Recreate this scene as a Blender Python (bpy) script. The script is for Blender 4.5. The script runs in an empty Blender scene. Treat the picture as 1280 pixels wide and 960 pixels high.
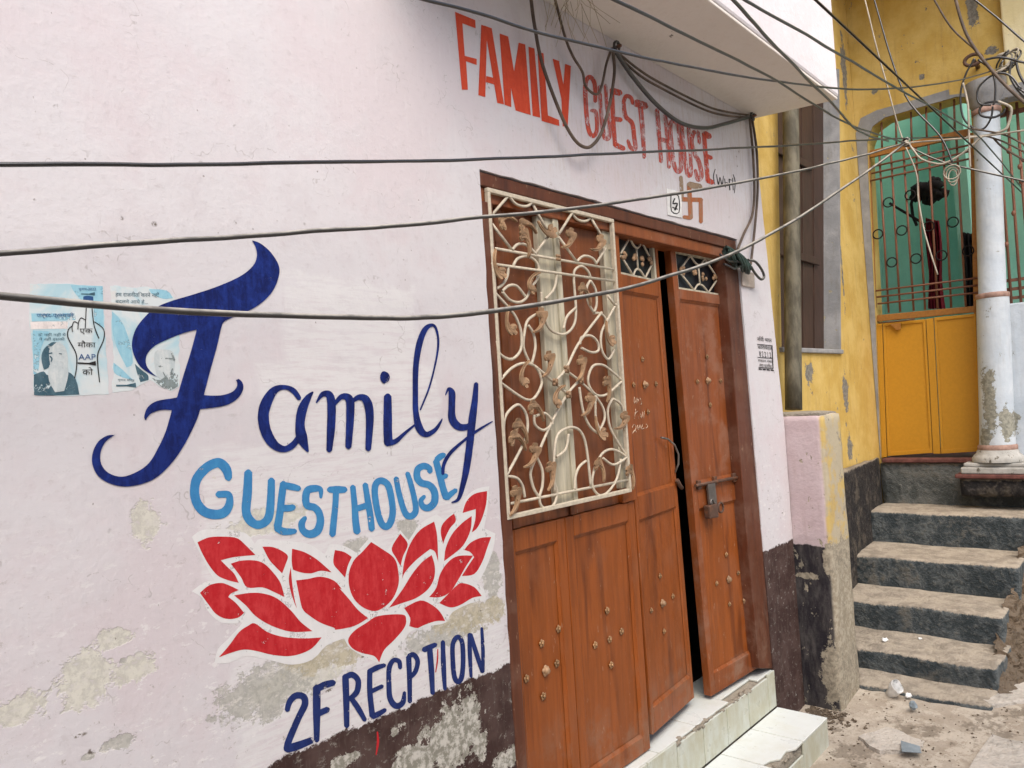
import bpy, bmesh, math, random
from mathutils import Vector, Matrix, noise as mnoise
from mathutils.geometry import tessellate_polygon
random.seed(7)
S = bpy.context.scene
COL = S.collection
R = math.radians

# ------------------------------------------------------------------ camera
F, CX, CY = 970.0, 640.0, 480.0
_a = 0.062
_r1 = Vector((846, -24, 970)).normalized()                     # along the wall, seen from the lens
_up = Vector((-_a, -1, (846 * _a - 24) / 970)).normalized()
_r2 = _up.cross(_r1)
CAM = Vector((0, -1.56, 1.62))
cam = bpy.data.cameras.new('camera')
cam.sensor_width = 36; cam.lens = F / 1280 * 36; cam.clip_end = 500; cam.clip_start = 0.02
cam_o = bpy.data.objects.new('camera', cam); COL.objects.link(cam_o)
_Mx = Matrix((_r1, _r2, _up))                                   # lens -> world
_right = _Mx @ Vector((1, 0, 0)); _upv = _Mx @ Vector((0, -1, 0)); _bk = _Mx @ Vector((0, 0, -1))
cam_o.matrix_world = Matrix(((_right.x, _upv.x, _bk.x, CAM.x), (_right.y, _upv.y, _bk.y, CAM.y),
                             (_right.z, _upv.z, _bk.z, CAM.z), (0, 0, 0, 1)))
S.camera = cam_o

# ------------------------------------------------------------------ sky, sun, exposure
SUN_EL, SUN_AZ = R(52), R(236)     # azimuth of the sun measured from +X towards +Y
W = bpy.data.worlds.new('World'); S.world = W; W.use_nodes = True
_n = W.node_tree.nodes; _l = W.node_tree.links
_bg = _n['Background']
_sk = _n.new('ShaderNodeTexSky'); _sk.sky_type = 'NISHITA'; _sk.sun_disc = False
_sk.sun_elevation = SUN_EL; _sk.sun_rotation = R(90) - SUN_AZ
_sk.dust_density = 4.0; _sk.air_density = 1.0; _sk.ozone_density = 0.6
_l.new(_sk.outputs['Color'], _bg.inputs['Color']); _bg.inputs['Strength'].default_value = 0.14
sun = bpy.data.lights.new('sun', 'SUN'); sun.energy = 1.2; sun.angle = R(60); sun.color = (1, 0.985, 0.965)
sun_o = bpy.data.objects.new('sun', sun); COL.objects.link(sun_o)
_sd = Vector((math.cos(SUN_EL) * math.cos(SUN_AZ), math.cos(SUN_EL) * math.sin(SUN_AZ), math.sin(SUN_EL)))
sun_o.rotation_euler = _sd.to_track_quat('Z', 'Y').to_euler()
S.view_settings.view_transform = 'Standard'; S.view_settings.look = 'None'
S.view_settings.exposure = 0.97; S.view_settings.gamma = 1
S.render.engine = 'CYCLES'
S.cycles.use_denoising = True; S.cycles.max_bounces = 5; S.cycles.use_light_tree = False; S.cycles.diffuse_bounces = 3; S.cycles.glossy_bounces = 2
S.cycles.adaptive_threshold = 0.02
S.cycles.transparent_max_bounces = 12

# ------------------------------------------------------------------ survey helpers: a sighted point -> its place on a real plane
def ray(px, py): return _Mx @ Vector((px - CX, py - CY, F))
def PY(p, Y=0.0): d = ray(*p[:2]); return CAM + d * ((Y - CAM.y) / d.y)
def PX(p, X): d = ray(*p[:2]); return CAM + d * ((X - CAM.x) / d.x)
def PZ(p, Z): d = ray(*p[:2]); return CAM + d * ((Z - CAM.z) / d.z)
class Plane:
    """vertical plane through two plan points; n points to the lane"""
    def __init__(s, a, b):
        s.o = Vector((a[0], a[1], 0)); s.t = Vector((b[0] - a[0], b[1] - a[1], 0)).normalized()
        s.n = Vector((s.t.y, -s.t.x, 0))
        if (CAM - s.o).dot(s.n) < 0: s.n = -s.n
    def at(s, p, off=0.0):
        d = ray(*p[:2]); q = CAM + d * ((s.o - CAM).dot(s.n) / d.dot(s.n))
        return q + s.n * off
WALL = Plane((0, 0), (1, 0))
def Z(ox, oy, k): return lambda p: (ox + p[0] * k, oy + p[1] * k) + tuple(p[2:])

# ------------------------------------------------------------------ object helpers
def tag(o, label=None, cat=None, group=None, kind=None):
    if label: o['label'] = label
    if cat: o['category'] = cat
    if group: o['group'] = group
    if kind: o['kind'] = kind
    return o
def thing(name, label, cat, loc=(0, 0, 0), group=None):
    o = bpy.data.objects.new(name, None); COL.objects.link(o); o.location = loc
    o.empty_display_size = 0.1
    return tag(o, label, cat, group)
def root_loc(p):
    while p.parent: p = p.parent
    return Vector(p.location)
class MB:
    def __init__(s): s.v = []; s.f = []; s.sm = []
    def add(s, vs, fs, smooth=False):
        b = len(s.v); s.v += [Vector(v) for v in vs]
        for f in fs: s.f.append([b + i for i in f]); s.sm.append(smooth)
        return s
    def hexa(s, q, back):
        """q: 4 corner points; back: vector to the far side"""
        q = [Vector(a) for a in q]; b = [a + Vector(back) for a in q]
        return s.add(q + b, [(0, 1, 2, 3), (7, 6, 5, 4), (0, 4, 5, 1), (1, 5, 6, 2), (2, 6, 7, 3), (3, 7, 4, 0)])
    def box(s, x0, x1, y0, y1, z0, z1):
        return s.hexa([(x0, y0, z0), (x1, y0, z0), (x1, y0, z1), (x0, y0, z1)], (0, y1 - y0, 0))
    def tube(s, pts, r, n=7, closed=False):
        pts = [Vector(p) for p in pts]; N = len(pts)
        rr = r if isinstance(r, (list, tuple)) else [r] * N
        up = Vector((0.123, 0.45, 0.87)).normalized(); prev = None; vs = []
        for i, p in enumerate(pts):
            a = pts[(i - 1) % N] if (i or closed) else p; b = pts[(i + 1) % N] if (i < N - 1 or closed) else p
            t = (b - a)
            t = t.normalized() if t.length > 1e-9 else Vector((1, 0, 0))
            if prev is None:
                u = t.cross(up)
                if u.length < 1e-3: u = t.cross(Vector((1, 0, 0)))
                u.normalize()
            else:
                u = prev - t * prev.dot(t)
                u = u.normalized() if u.length > 1e-6 else t.orthogonal().normalized()
            prev = u; w = t.cross(u)
            for k in range(n):
                an = 2 * math.pi * k / n
                vs.append(p + (u * math.cos(an) + w * math.sin(an)) * rr[i])
        fs = []
        for i in range(N if closed else N - 1):
            for k in range(n):
                a = i * n + k; b = i * n + (k + 1) % n; c = ((i + 1) % N) * n + (k + 1) % n; d = ((i + 1) % N) * n + k
                fs.append((a, b, c, d))
        s.add(vs, fs, True)
        if not closed:
            s.f.append([len(s.v) - len(vs) + k for k in range(n)]); s.sm.append(False)
            s.f.append([len(s.v) - n + k for k in range(n)]); s.sm.append(False)
        return s
    def poly(s, pts, nrm, holes=(), thick=0.0):
        """filled outline with optional holes; thick>0 extrudes against nrm"""
        loops = [[Vector(p) for p in pts]] + [[Vector(p) for p in h] for h in holes]
        flat = [p for L in loops for p in L]
        tris = tessellate_polygon(loops)
        nrm = Vector(nrm); out = []
        for t in tris:
            a, b, c = (flat[i] for i in t)
            out.append(t if (b - a).cross(c - a).dot(nrm) > 0 else t[::-1])
        if thick <= 0: return s.add(flat, out)
        n = len(flat); vs = flat + [p - nrm * thick for p in flat]
        fs = list(out) + [tuple(i + n for i in t[::-1]) for t in out]
        k = 0
        for L in loops:
            m = len(L)
            for i in range(m):
                fs.append((k + i, k + (i + 1) % m, n + k + (i + 1) % m, n + k + i))
            k += m
        return s.add(vs, fs)
    def sphere(s, c, r, nu=10, nv=7, sq=(1, 1, 1)):
        c = Vector(c); vs = []; fs = []
        for j in range(nv + 1):
            th = math.pi * j / nv
            for i in range(nu):
                ph = 2 * math.pi * i / nu
                vs.append(c + Vector((math.sin(th) * math.cos(ph) * sq[0], math.sin(th) * math.sin(ph) * sq[1], math.cos(th) * sq[2])) * r)
        for j in range(nv):
            for i in range(nu):
                fs.append((j * nu + i, j * nu + (i + 1) % nu, (j + 1) * nu + (i + 1) % nu, (j + 1) * nu + i))
        return s.add(vs, fs, True)
    def build(s, name, mat, parent=None, bevel=0.0, fixn=True, seg=2):
        m = bpy.data.meshes.new(name)
        off = root_loc(parent) if parent else Vector()
        m.from_pydata([tuple(v - off) for v in s.v], [], s.f)
        m.polygons.foreach_set('use_smooth', s.sm)
        if fixn:
            bm = bmesh.new(); bm.from_mesh(m)
            bmesh.ops.recalc_face_normals(bm, faces=bm.faces); bm.to_mesh(m); bm.free()
        for mm in (mat if isinstance(mat, (list, tuple)) else [mat]): m.materials.append(mm)
        o = bpy.data.objects.new(name, m); COL.objects.link(o)
        if parent: o.parent = parent
        if bevel > 0:
            b = o.modifiers.new('bevel', 'BEVEL'); b.width = bevel; b.segments = seg; b.limit_method = 'ANGLE'
            b.angle_limit = R(40)
        return o
def smooth_line(P, per=6, closed=False):
    """Catmull-Rom through points of any dimension"""
    n = len(P); out = []
    if n < 3 and not closed: per = 2
    for i in range(n if closed else n - 1):
        g = lambda j: P[j % n] if closed else P[max(0, min(n - 1, j))]
        a, b, c, d = g(i - 1), g(i), g(i + 1), g(i + 2)
        for k in range(per):
            t = k / per
            out.append(tuple(0.5 * (2 * q + (r - p) * t + (2 * p - 5 * q + 4 * r - s_) * t * t + (3 * q - p - 3 * r + s_) * t ** 3)
                             for p, q, r, s_ in zip(a, b, c, d)))
    if not closed: out.append(tuple(P[-1]))
    return out
def smooth_outline(P, per=4, thr=62):
    """closed outline: curves through shallow bends, keeps sharp tips"""
    n = len(P); P = [tuple(map(float, p[:2])) for p in P]; sharp = []
    for i in range(n):
        a, b, c = P[i - 1], P[i], P[(i + 1) % n]
        t = math.atan2(c[1] - b[1], c[0] - b[0]) - math.atan2(b[1] - a[1], b[0] - a[0])
        if abs((t + math.pi) % (2 * math.pi) - math.pi) > R(thr): sharp.append(i)
    if not sharp: return smooth_line(P, per, True)
    out = []
    for k, i in enumerate(sharp):
        j = sharp[(k + 1) % len(sharp)]
        if j <= i: j += n
        seg = [P[q % n] for q in range(i, j + 1)]
        out += (smooth_line(seg, per) if len(seg) > 2 else seg)[:-1]
    return out
def rough_box(mb, x0, x1, y0, y1, z0, z1, step=0.03, amp=0.006, rnd=0.012, seed=0.0, f=6.0):
    """box with worn, uneven faces and rounded arrises"""
    nx = max(1, int((x1 - x0) / step)); ny = max(1, int((y1 - y0) / step)); nz = max(1, int((z1 - z0) / step))
    idx = {}; vs = []; fs = []
    c = Vector(((x0 + x1) / 2, (y0 + y1) / 2, (z0 + z1) / 2)); h = Vector(((x1 - x0) / 2, (y1 - y0) / 2, (z1 - z0) / 2))
    def vid(i, j, k):
        if (i, j, k) not in idx:
            p = Vector((x0 + (x1 - x0) * i / nx, y0 + (y1 - y0) * j / ny, z0 + (z1 - z0) * k / nz))
            q = p - c; inner = Vector([max(-(hh - rnd), min(hh - rnd, e)) for e, hh in zip(q, h)]); d = q - inner
            if d.length > 1e-9: q = inner + d.normalized() * min(rnd, d.length)
            p = c + q
            nn = Vector((p.x * f + seed, p.y * f, p.z * f))
            dv = mnoise.noise_vector(nn) * amp + mnoise.noise_vector(nn * 4.3) * amp * 0.35
            idx[(i, j, k)] = len(vs); vs.append(p + dv)
        return idx[(i, j, k)]
    for i in range(nx):
        for j in range(ny):
            for k in (0, nz): fs.append((vid(i, j, k), vid(i + 1, j, k), vid(i + 1, j + 1, k), vid(i, j + 1, k)))
    for i in range(nx):
        for k in range(nz):
            for j in (0, ny): fs.append((vid(i, j, k), vid(i + 1, j, k), vid(i + 1, j, k + 1), vid(i, j, k + 1)))
    for j in range(ny):
        for k in range(nz):
            for i in (0, nx): fs.append((vid(i, j, k), vid(i, j + 1, k), vid(i, j + 1, k + 1), vid(i, j, k + 1)))
    return mb.add(vs, fs, True)
def dup(o, parent, loc, name=None):
    c = o.copy(); COL.objects.link(c); c.parent = parent; c.location = loc
    return c

# ------------------------------------------------------------------ node helpers
def lin(*rgb):
    """sRGB 0-255 -> linear"""
    return tuple(((c / 255) / 12.92 if c / 255 <= 0.04045 else ((c / 255 + 0.055) / 1.055) ** 2.4) for c in rgb) + (1,)
class NT:
    def __init__(s, name, rough=0.8, spec=0.3, metal=0.0):
        s.m = bpy.data.materials.new(name); s.m.use_nodes = True
        s.n = s.m.node_tree.nodes; s.l = s.m.node_tree.links
        s.b = s.n['Principled BSDF']; s.out = s.n['Material Output']
        s.b.inputs['Roughness'].default_value = rough
        s.b.inputs['Specular IOR Level'].default_value = spec
        s.b.inputs['Metallic'].default_value = metal
        g = s.n.new('ShaderNodeNewGeometry'); s.pos = g.outputs['Position']; s.nrm = g.outputs['Normal']
        sp = s.n.new('ShaderNodeSeparateXYZ'); s.l.new(s.pos, sp.inputs[0]); s.x, s.y, s.z = sp.outputs
        sn = s.n.new('ShaderNodeSeparateXYZ'); s.l.new(s.nrm, sn.inputs[0]); s.nx, s.ny, s.nz = sn.outputs
        s._bump = None
    def put(s, sock, v):
        if isinstance(v, (int, float)):
            sock.default_value = v if sock.type == 'VALUE' else (v, v, v)
        elif isinstance(v, (tuple, list)): sock.default_value = v
        else: s.l.new(v, sock)
    def m_(s, op, a, b=0.0, c=None, clamp=False):
        n = s.n.new('ShaderNodeMath'); n.operation = op; n.use_clamp = clamp
        s.put(n.inputs[0], a); s.put(n.inputs[1], b)
        if c is not None: s.put(n.inputs[2], c)
        return n.outputs[0]
    def vec(s, sx=1, sy=1, sz=1, off=(0, 0, 0)):
        n = s.n.new('ShaderNodeMapping'); s.l.new(s.pos, n.inputs['Vector'])
        n.inputs['Scale'].default_value = (sx, sy, sz); n.inputs['Location'].default_value = off
        return n.outputs[0]
    def noise(s, scale, detail=4, rough=0.6, vec=None, dist=0.0):
        n = s.n.new('ShaderNodeTexNoise'); s.l.new(vec or s.pos, n.inputs['Vector'])
        n.inputs['Scale'].default_value = scale; n.inputs['Detail'].default_value = detail
        n.inputs['Roughness'].default_value = rough; n.inputs['Distortion'].default_value = dist
        return n.outputs['Fac']
    def vor(s, scale, feature='F1', vec=None, rnd=1.0):
        n = s.n.new('ShaderNodeTexVoronoi'); s.l.new(vec or s.pos, n.inputs['Vector']); n.feature = feature
        n.inputs['Scale'].default_value = scale; n.inputs['Randomness'].default_value = rnd
        return n.outputs['Distance']
    def rmp(s, v, lo, hi, a=0.0, b=1.0):
        n = s.n.new('ShaderNodeMapRange'); n.interpolation_type = 'SMOOTHSTEP'
        s.put(n.inputs['Value'], v)
        if lo > hi: lo, hi, a, b = hi, lo, b, a
        n.inputs['From Min'].default_value = lo; n.inputs['From Max'].default_value = hi
        n.inputs['To Min'].default_value = a; n.inputs['To Max'].default_value = b
        return n.outputs['Result']
    def mix(s, f, a, b, mode='MIX'):
        n = s.n.new('ShaderNodeMix'); n.data_type = 'RGBA'; n.blend_type = mode
        s.put(n.inputs['Factor'], f); s.put(n.inputs[6], a); s.put(n.inputs[7], b)
        return n.outputs[2]
    def color(s, c): s.put(s.b.inputs['Base Color'], c); return s
    def rough(s, r): s.put(s.b.inputs['Roughness'], r); return s
    def bump(s, h, strength=0.3, dist=0.01):
        n = s.n.new('ShaderNodeBump'); s.put(n.inputs['Height'], h)
        n.inputs['Strength'].default_value = strength; n.inputs['Distance'].default_value = dist
        if s._bump: s.l.new(s._bump, n.inputs['Normal'])
        s._bump = n.outputs['Normal']; s.l.new(s._bump, s.b.inputs['Normal'])
        return s
    def alpha(s, a):
        s.put(s.b.inputs['Alpha'], a); return s
    def ell(s, c, r, k=0.9, nz=None, axis='xz'):
        """distance-like field of an ellipse on the wall, roughened by noise; < 1 inside"""
        u = s.x if axis == 'xz' else s.y
        dx = s.m_('DIVIDE', s.m_('SUBTRACT', u, c[0]), r[0]); dz = s.m_('DIVIDE', s.m_('SUBTRACT', s.z, c[1]), r[1])
        d = s.m_('SQRT', s.m_('ADD', s.m_('MULTIPLY', dx, dx), s.m_('MULTIPLY', dz, dz)))
        return s.m_('ADD', d, s.m_('MULTIPLY', s.m_('SUBTRACT', nz, 0.5), k)) if nz is not None else d
    def rect(s, x0, x1, z0, z1, nz, k):
        cx, cz, a, b = (x0 + x1) / 2, (z0 + z1) / 2, (x1 - x0) / 2, (z1 - z0) / 2
        dx = s.m_('SUBTRACT', s.m_('ABSOLUTE', s.m_('SUBTRACT', s.x, cx)), a)
        dz = s.m_('SUBTRACT', s.m_('ABSOLUTE', s.m_('SUBTRACT', s.z, cz)), b)
        return s.m_('ADD', s.m_('MAXIMUM', dx, dz), s.m_('MULTIPLY', s.m_('SUBTRACT', nz, 0.5), k))

# ------------------------------------------------------------------ materials
def wall_material():
    t = NT('pink_plaster', 0.85, 0.25)
    big = t.noise(1.3, 2); mid = t.noise(7, 4, 0.65); fine = t.noise(48, 4, 0.7)
    brush = t.noise(7, 4, 0.75, t.vec(1.3, 1, 13)); drag = t.noise(10, 4, 0.75, t.vec(7, 1, 0.8))
    c = t.mix(t.rmp(t.m_('ADD', t.m_('MULTIPLY', big, 0.6), t.m_('MULTIPLY', mid, 0.4)), 0.43, 0.57), (0.642, 0.588, 0.603, 1), (0.664, 0.646, 0.659, 1))
    c = t.mix(t.rmp(mid, 0.49, 0.66, 0, 0.40), c, (0.590, 0.545, 0.560, 1))
    c = t.mix(t.rmp(drag, 0.52, 0.70, 0, 0.35), c, (0.71, 0.675, 0.68, 1))
    c = t.mix(t.rmp(brush, 0.54, 0.70, 0, 0.16), c, (0.54, 0.475, 0.48, 1))
    c = t.mix(t.rmp(fine, 0.54, 0.70, 0, 0.28), c, (0.47, 0.43, 0.43, 1))
    # brushed whiter repaint behind the lettering
    pr = []
    for (a, b) in (((352, 340), (524, 470)), ((322, 455), (555, 605)), ((250, 560), (590, 700)), ((290, 800), (640, 905))):
        p0, p1 = PY(a), PY(b); pr.append(t.rect(min(p0.x, p1.x), max(p0.x, p1.x), min(p0.z, p1.z), max(p0.z, p1.z), mid, 0.12))
    d = pr[0]
    for q in pr[1:]: d = t.m_('MINIMUM', d, q)
    rep = t.m_('MULTIPLY', t.rmp(d, 0.012, -0.012), t.rmp(brush, 0.38, 0.56, 0.25, 1.0))
    c = t.mix(t.m_('MULTIPLY', rep, 0.85), c, (0.725, 0.72, 0.715, 1))
    # scuffs: pale scrapes and dark scratches, most of them low down where people brush past
    lowz = t.rmp(t.z, 1.70, 1.0, 0.12, 1.0)
    sa = t.noise(17, 5, 0.8, t.vec(1.3, 1, 2.6)); sb = t.noise(20, 5, 0.8, t.vec(1.6, 1, 2.2, (3.1, 0, 1.7)))
    c = t.mix(t.m_('MULTIPLY', t.rmp(sa, 0.565, 0.62), t.m_('MULTIPLY', lowz, 0.85)), c, (0.76, 0.745, 0.735, 1))
    c = t.mix(t.m_('MULTIPLY', t.rmp(sb, 0.60, 0.66), t.m_('MULTIPLY', lowz, 0.75)), c, (0.36, 0.325, 0.29, 1))
    # peeled patches, each where it sits on the wall: (centre, radii in sighted pixels, tone)
    pn = t.noise(19, 5, 0.78); tones = {'lime': [], 'grey': [], 'ochre': []}
    for (px, py, rx, ry, k) in ((182, 655, 19, 27, 'lime'), (108, 848, 36, 34, 'lime'), (165, 838, 30, 17, 'lime'), (140, 800, 22, 14, 'lime'), (22, 888, 38, 18, 'lime'),
            (150, 928, 22, 10, 'grey'), (110, 946, 10, 6, 'grey'), (153, 826, 5, 6, 'grey'), (335, 862, 60, 34, 'grey'), (440, 808, 74, 20, 'ochre'),
            (380, 845, 60, 22, 'lime'), (590, 770, 46, 20, 'ochre'), (560, 790, 56, 16, 'grey'), (614, 722, 12, 34, 'grey'),
            (330, 652, 44, 16, 'lime'), (362, 642, 22, 12, 'lime'), (447, 682, 16, 10, 'grey'), (508, 660, 14, 14, 'grey'), (288, 634, 6, 4, 'lime')):
        p = PY((px, py)); q = PY((px + rx, py)); w = PY((px, py + ry))
        tones[k].append(t.ell((p.x, p.z), (abs(q.x - p.x), abs(w.z - p.z)), 3.4, pn))
    masks = []
    cols = {'lime': (0.68, 0.67, 0.575, 1), 'grey': (0.47, 0.465, 0.415, 1), 'ochre': (0.52, 0.47, 0.34, 1)}
    for k, L in tones.items():
        d = L[0]
        for q in L[1:]: d = t.m_('MINIMUM', d, q)
        mk = t.rmp(d, 1.08, 0.86, 0, 0.88)
        masks.append(mk)
        pc = t.mix(t.rmp(fine, 0.42, 0.58), tuple(0.78 * e for e in cols[k][:3]) + (1,), cols[k])
        pc = t.mix(t.rmp(sa, 0.52, 0.60, 0, 0.8), pc, (0.64, 0.62, 0.56, 1))
        c = t.mix(t.m_('MULTIPLY', mk, t.rmp(fine, 0.36, 0.44, 0.45, 1)), c, pc)
    pk = masks[0]
    for q in masks[1:]: pk = t.m_('MAXIMUM', pk, q)
    # pits and chips
    pit = t.m_('MULTIPLY', t.rmp(t.vor(16, vec=t.vec(1, 0.2, 1)), 0.13, 0.06), t.m_('MULTIPLY', t.rmp(mid, 0.51, 0.57), t.m_('MULTIPLY', t.rmp(fine, 0.46, 0.56), t.rmp(big, 0.44, 0.58))))
    c = t.mix(pit, c, (0.17, 0.15, 0.13, 1))
    gm = t.n.new('ShaderNodeMapping'); t.l.new(t.pos, gm.inputs['Vector']); gm.inputs['Rotation'].default_value = (0, R(38), 0); gm.inputs['Scale'].default_value = (1.0, 0.2, 3.2)
    gouge = t.m_('MULTIPLY', t.rmp(t.vor(9, vec=gm.outputs[0]), 0.13, 0.07), t.m_('MULTIPLY', t.rmp(pn, 0.50, 0.54), t.m_('MULTIPLY', lowz, t.rmp(mid, 0.46, 0.52))))
    c = t.mix(gouge, c, (0.20, 0.18, 0.15, 1))
    cv = t.n.new('ShaderNodeMix'); cv.data_type = 'VECTOR'; cv.inputs['Factor'].default_value = 0.2
    wn = t.n.new('ShaderNodeTexNoise'); wn.inputs['Scale'].default_value = 9; wn.inputs['Detail'].default_value = 3; t.l.new(t.pos, wn.inputs['Vector'])
    t.l.new(t.vec(1, 0.1, 1), cv.inputs[4]); t.l.new(wn.outputs['Color'], cv.inputs[5])
    crack = t.m_('MULTIPLY', t.rmp(t.vor(2.6, 'DISTANCE_TO_EDGE', cv.outputs[1]), 0.0036, 0.001), t.m_('MULTIPLY', t.rmp(mid, 0.47, 0.55), t.rmp(drag, 0.44, 0.52)))
    c = t.mix(t.m_('MULTIPLY', crack, 0.45), c, (0.34, 0.31, 0.29, 1))
    speck = t.m_('MULTIPLY', t.rmp(t.vor(30, vec=t.vec(1, 0.2, 1, (1.7, 0, 0.4))), 0.09, 0.05), t.rmp(drag, 0.53, 0.57))
    c = t.mix(t.m_('MULTIPLY', speck, 0.8), c, (0.24, 0.21, 0.19, 1))
    chip = t.m_('MULTIPLY', t.rmp(pn, 0.665, 0.685), t.rmp(t.z, 2.0, 1.3))
    c = t.mix(chip, c, (0.60, 0.58, 0.51, 1))
    # dark painted dado with a ragged edge, flaked away in places
    ragged = t.m_('ADD', t.z, t.m_('ADD', t.m_('MULTIPLY', t.m_('SUBTRACT', pn, 0.5), 0.07), t.m_('MULTIPLY', t.m_('SUBTRACT', big, 0.5), 0.07)))
    dado = t.rmp(ragged, 0.872, 0.866)
    dc = t.mix(t.rmp(mid, 0.40, 0.62), (0.050, 0.026, 0.022, 1), (0.085, 0.052, 0.045, 1))
    dc = t.mix(t.rmp(drag, 0.52, 0.70, 0, 0.5), dc, (0.14, 0.115, 0.10, 1))
    dc = t.mix(t.rmp(sb, 0.56, 0.64, 0, 0.8), dc, (0.25, 0.23, 0.20, 1))
    fl = []
    for (px, py, rx, ry) in ((560, 925, 34, 42), (520, 948, 28, 18), (588, 900, 12, 34), (600, 935, 10, 16), (430, 952, 20, 10), (494, 915, 7, 7), (632, 950, 16, 14)):
        p = PY((px, py)); q = PY((px + rx, py)); w = PY((px, py + ry))
        fl.append(t.ell((p.x, p.z), (abs(q.x - p.x), abs(w.z - p.z)), 3.6, pn))
    d = fl[0]
    for q in fl[1:]: d = t.m_('MINIMUM', d, q)
    flk = t.m_('MAXIMUM', t.rmp(d, 1.03, 0.94), t.rmp(pn, 0.635, 0.65))
    fc = t.mix(t.rmp(fine, 0.42, 0.60), (0.26, 0.25, 0.205, 1), (0.58, 0.56, 0.50, 1))
    dc = t.mix(flk, dc, fc)
    c = t.mix(dado, c, dc)
    # rust-brown weather stain below the overhang
    drip = t.m_('MULTIPLY', t.rmp(drag, 0.48, 0.66), t.rmp(t.z, 2.30, 2.50, 0, 0.45))
    c = t.mix(t.m_('MULTIPLY', drip, t.rmp(t.x, 1.6, 2.3)), c, (0.50, 0.42, 0.35, 1))
    t.color(c)
    hgt = t.m_('ADD', t.m_('MULTIPLY', mid, 0.55), t.m_('MULTIPLY', fine, 0.22))
    hgt = t.m_('SUBTRACT', hgt, t.m_('MULTIPLY', pk, 0.30))
    t.bump(hgt, 0.40, 0.010)
    return t.m
def plaster(name, c1, c2, dirt, under, under_thr=0.66, scale=4, dado=None, drip=0.4, rough=0.85, sidec=None, spots=()):
    """old lime-washed plaster: two tones, grime streaks, flakes down to `under`"""
    t = NT(name, rough, 0.25)
    a = t.noise(scale, 5, 0.65); f = t.noise(40, 5, 0.7); st = t.noise(5, 5, 0.7, t.vec(5, 5, 0.6))
    c = t.mix(t.rmp(a, 0.35, 0.68), c1, c2)
    if sidec: c = t.mix(t.rmp(t.ny, -0.35, -0.7), c, t.mix(t.rmp(t.noise(9, 5), 0.42, 0.55), sidec[0], sidec[1]))
    c = t.mix(t.rmp(st, 0.48, 0.78, 0, drip), c, dirt)
    c = t.mix(t.rmp(f, 0.55, 0.75, 0, 0.3), c, dirt)
    if dado:
        zz = t.m_('ADD', t.z, t.m_('MULTIPLY', t.m_('SUBTRACT', t.noise(14, 5, 0.7), 0.5), 0.05))
        dk = t.rmp(zz, dado[0] + 0.004, dado[0] - 0.004)
        dcol = t.mix(t.rmp(t.noise(7, 6, 0.7, t.vec(3, 3, 0.9)), 0.38, 0.7), dado[1], dado[2])
        c = t.mix(dk, c, t.mix(t.rmp(t.ny, -0.35, -0.7), dcol, t.mix(t.rmp(f, 0.42, 0.6), (0.30, 0.26, 0.19, 1), (0.44, 0.39, 0.30, 1))) if sidec else dcol)
    fl = t.rmp(t.noise(scale * 2.4, 5, 0.75, t.vec(1, 1, 0.7, (7, 1, 2))), under_thr, under_thr + 0.02)
    sn = t.noise(17, 5, 0.78) if spots else None
    for ax, cc, rr in spots: fl = t.m_('MAXIMUM', fl, t.rmp(t.ell(cc, rr, 3.2, sn, ax), 1.03, 0.95))
    c = t.mix(fl, c, t.mix(t.rmp(f, 0.4, 0.6), under, tuple(0.6 * e for e in under[:3]) + (1,)))
    t.color(c)
    t.bump(t.m_('SUBTRACT', t.m_('ADD', t.m_('MULTIPLY', a, 1.4), t.m_('MULTIPLY', f, 0.4)), t.m_('MULTIPLY', fl, 0.35)), 0.5, 0.012)
    return t.m
def paint(name, c, c2=None, wear=0.36, thin=1.0, rough=0.6, wn=26.0):
    """sign paint brushed on the wall, worn through where noise says so"""
    t = NT(name, rough, 0.18)
    br = t.noise(16, 3, 0.7, t.vec(4, 1, 0.9)); f = t.noise(wn, 5, 0.8)
    t.color(t.mix(t.m_('ADD', t.rmp(br, 0.40, 0.62, 0, .55), t.rmp(f, 0.45, 0.62, 0, .45)), c, c2 or tuple(min(1, e * 1.35) for e in c[:3]) + (1,)))
    a = t.rmp(f, wear - 0.035, wear + 0.035)
    if thin < 1: a = t.m_('MULTIPLY', a, t.rmp(br, 0.38, 0.62, thin - 0.22, min(1, thin + 0.25)))
    t.alpha(a)
    t.bump(f, 0.25, 0.005)
    return t.m
def flat(name, c, rough=0.7, spec=0.3, metal=0.0, var=0.25, scale=18, bump=0.1, sv=(1, 1, 1)):
    t = NT(name, rough, spec, metal)
    a = t.noise(scale, 5, 0.65, t.vec(*sv))
    t.color(t.mix(t.rmp(a, 0.35, 0.7), tuple(e * (1 - var) for e in c[:3]) + (1,), tuple(min(1, e * (1 + var)) for e in c[:3]) + (1,)))
    if bump: t.bump(t.noise(scale * 4, 4), bump, 0.004)
    return t.m
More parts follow.
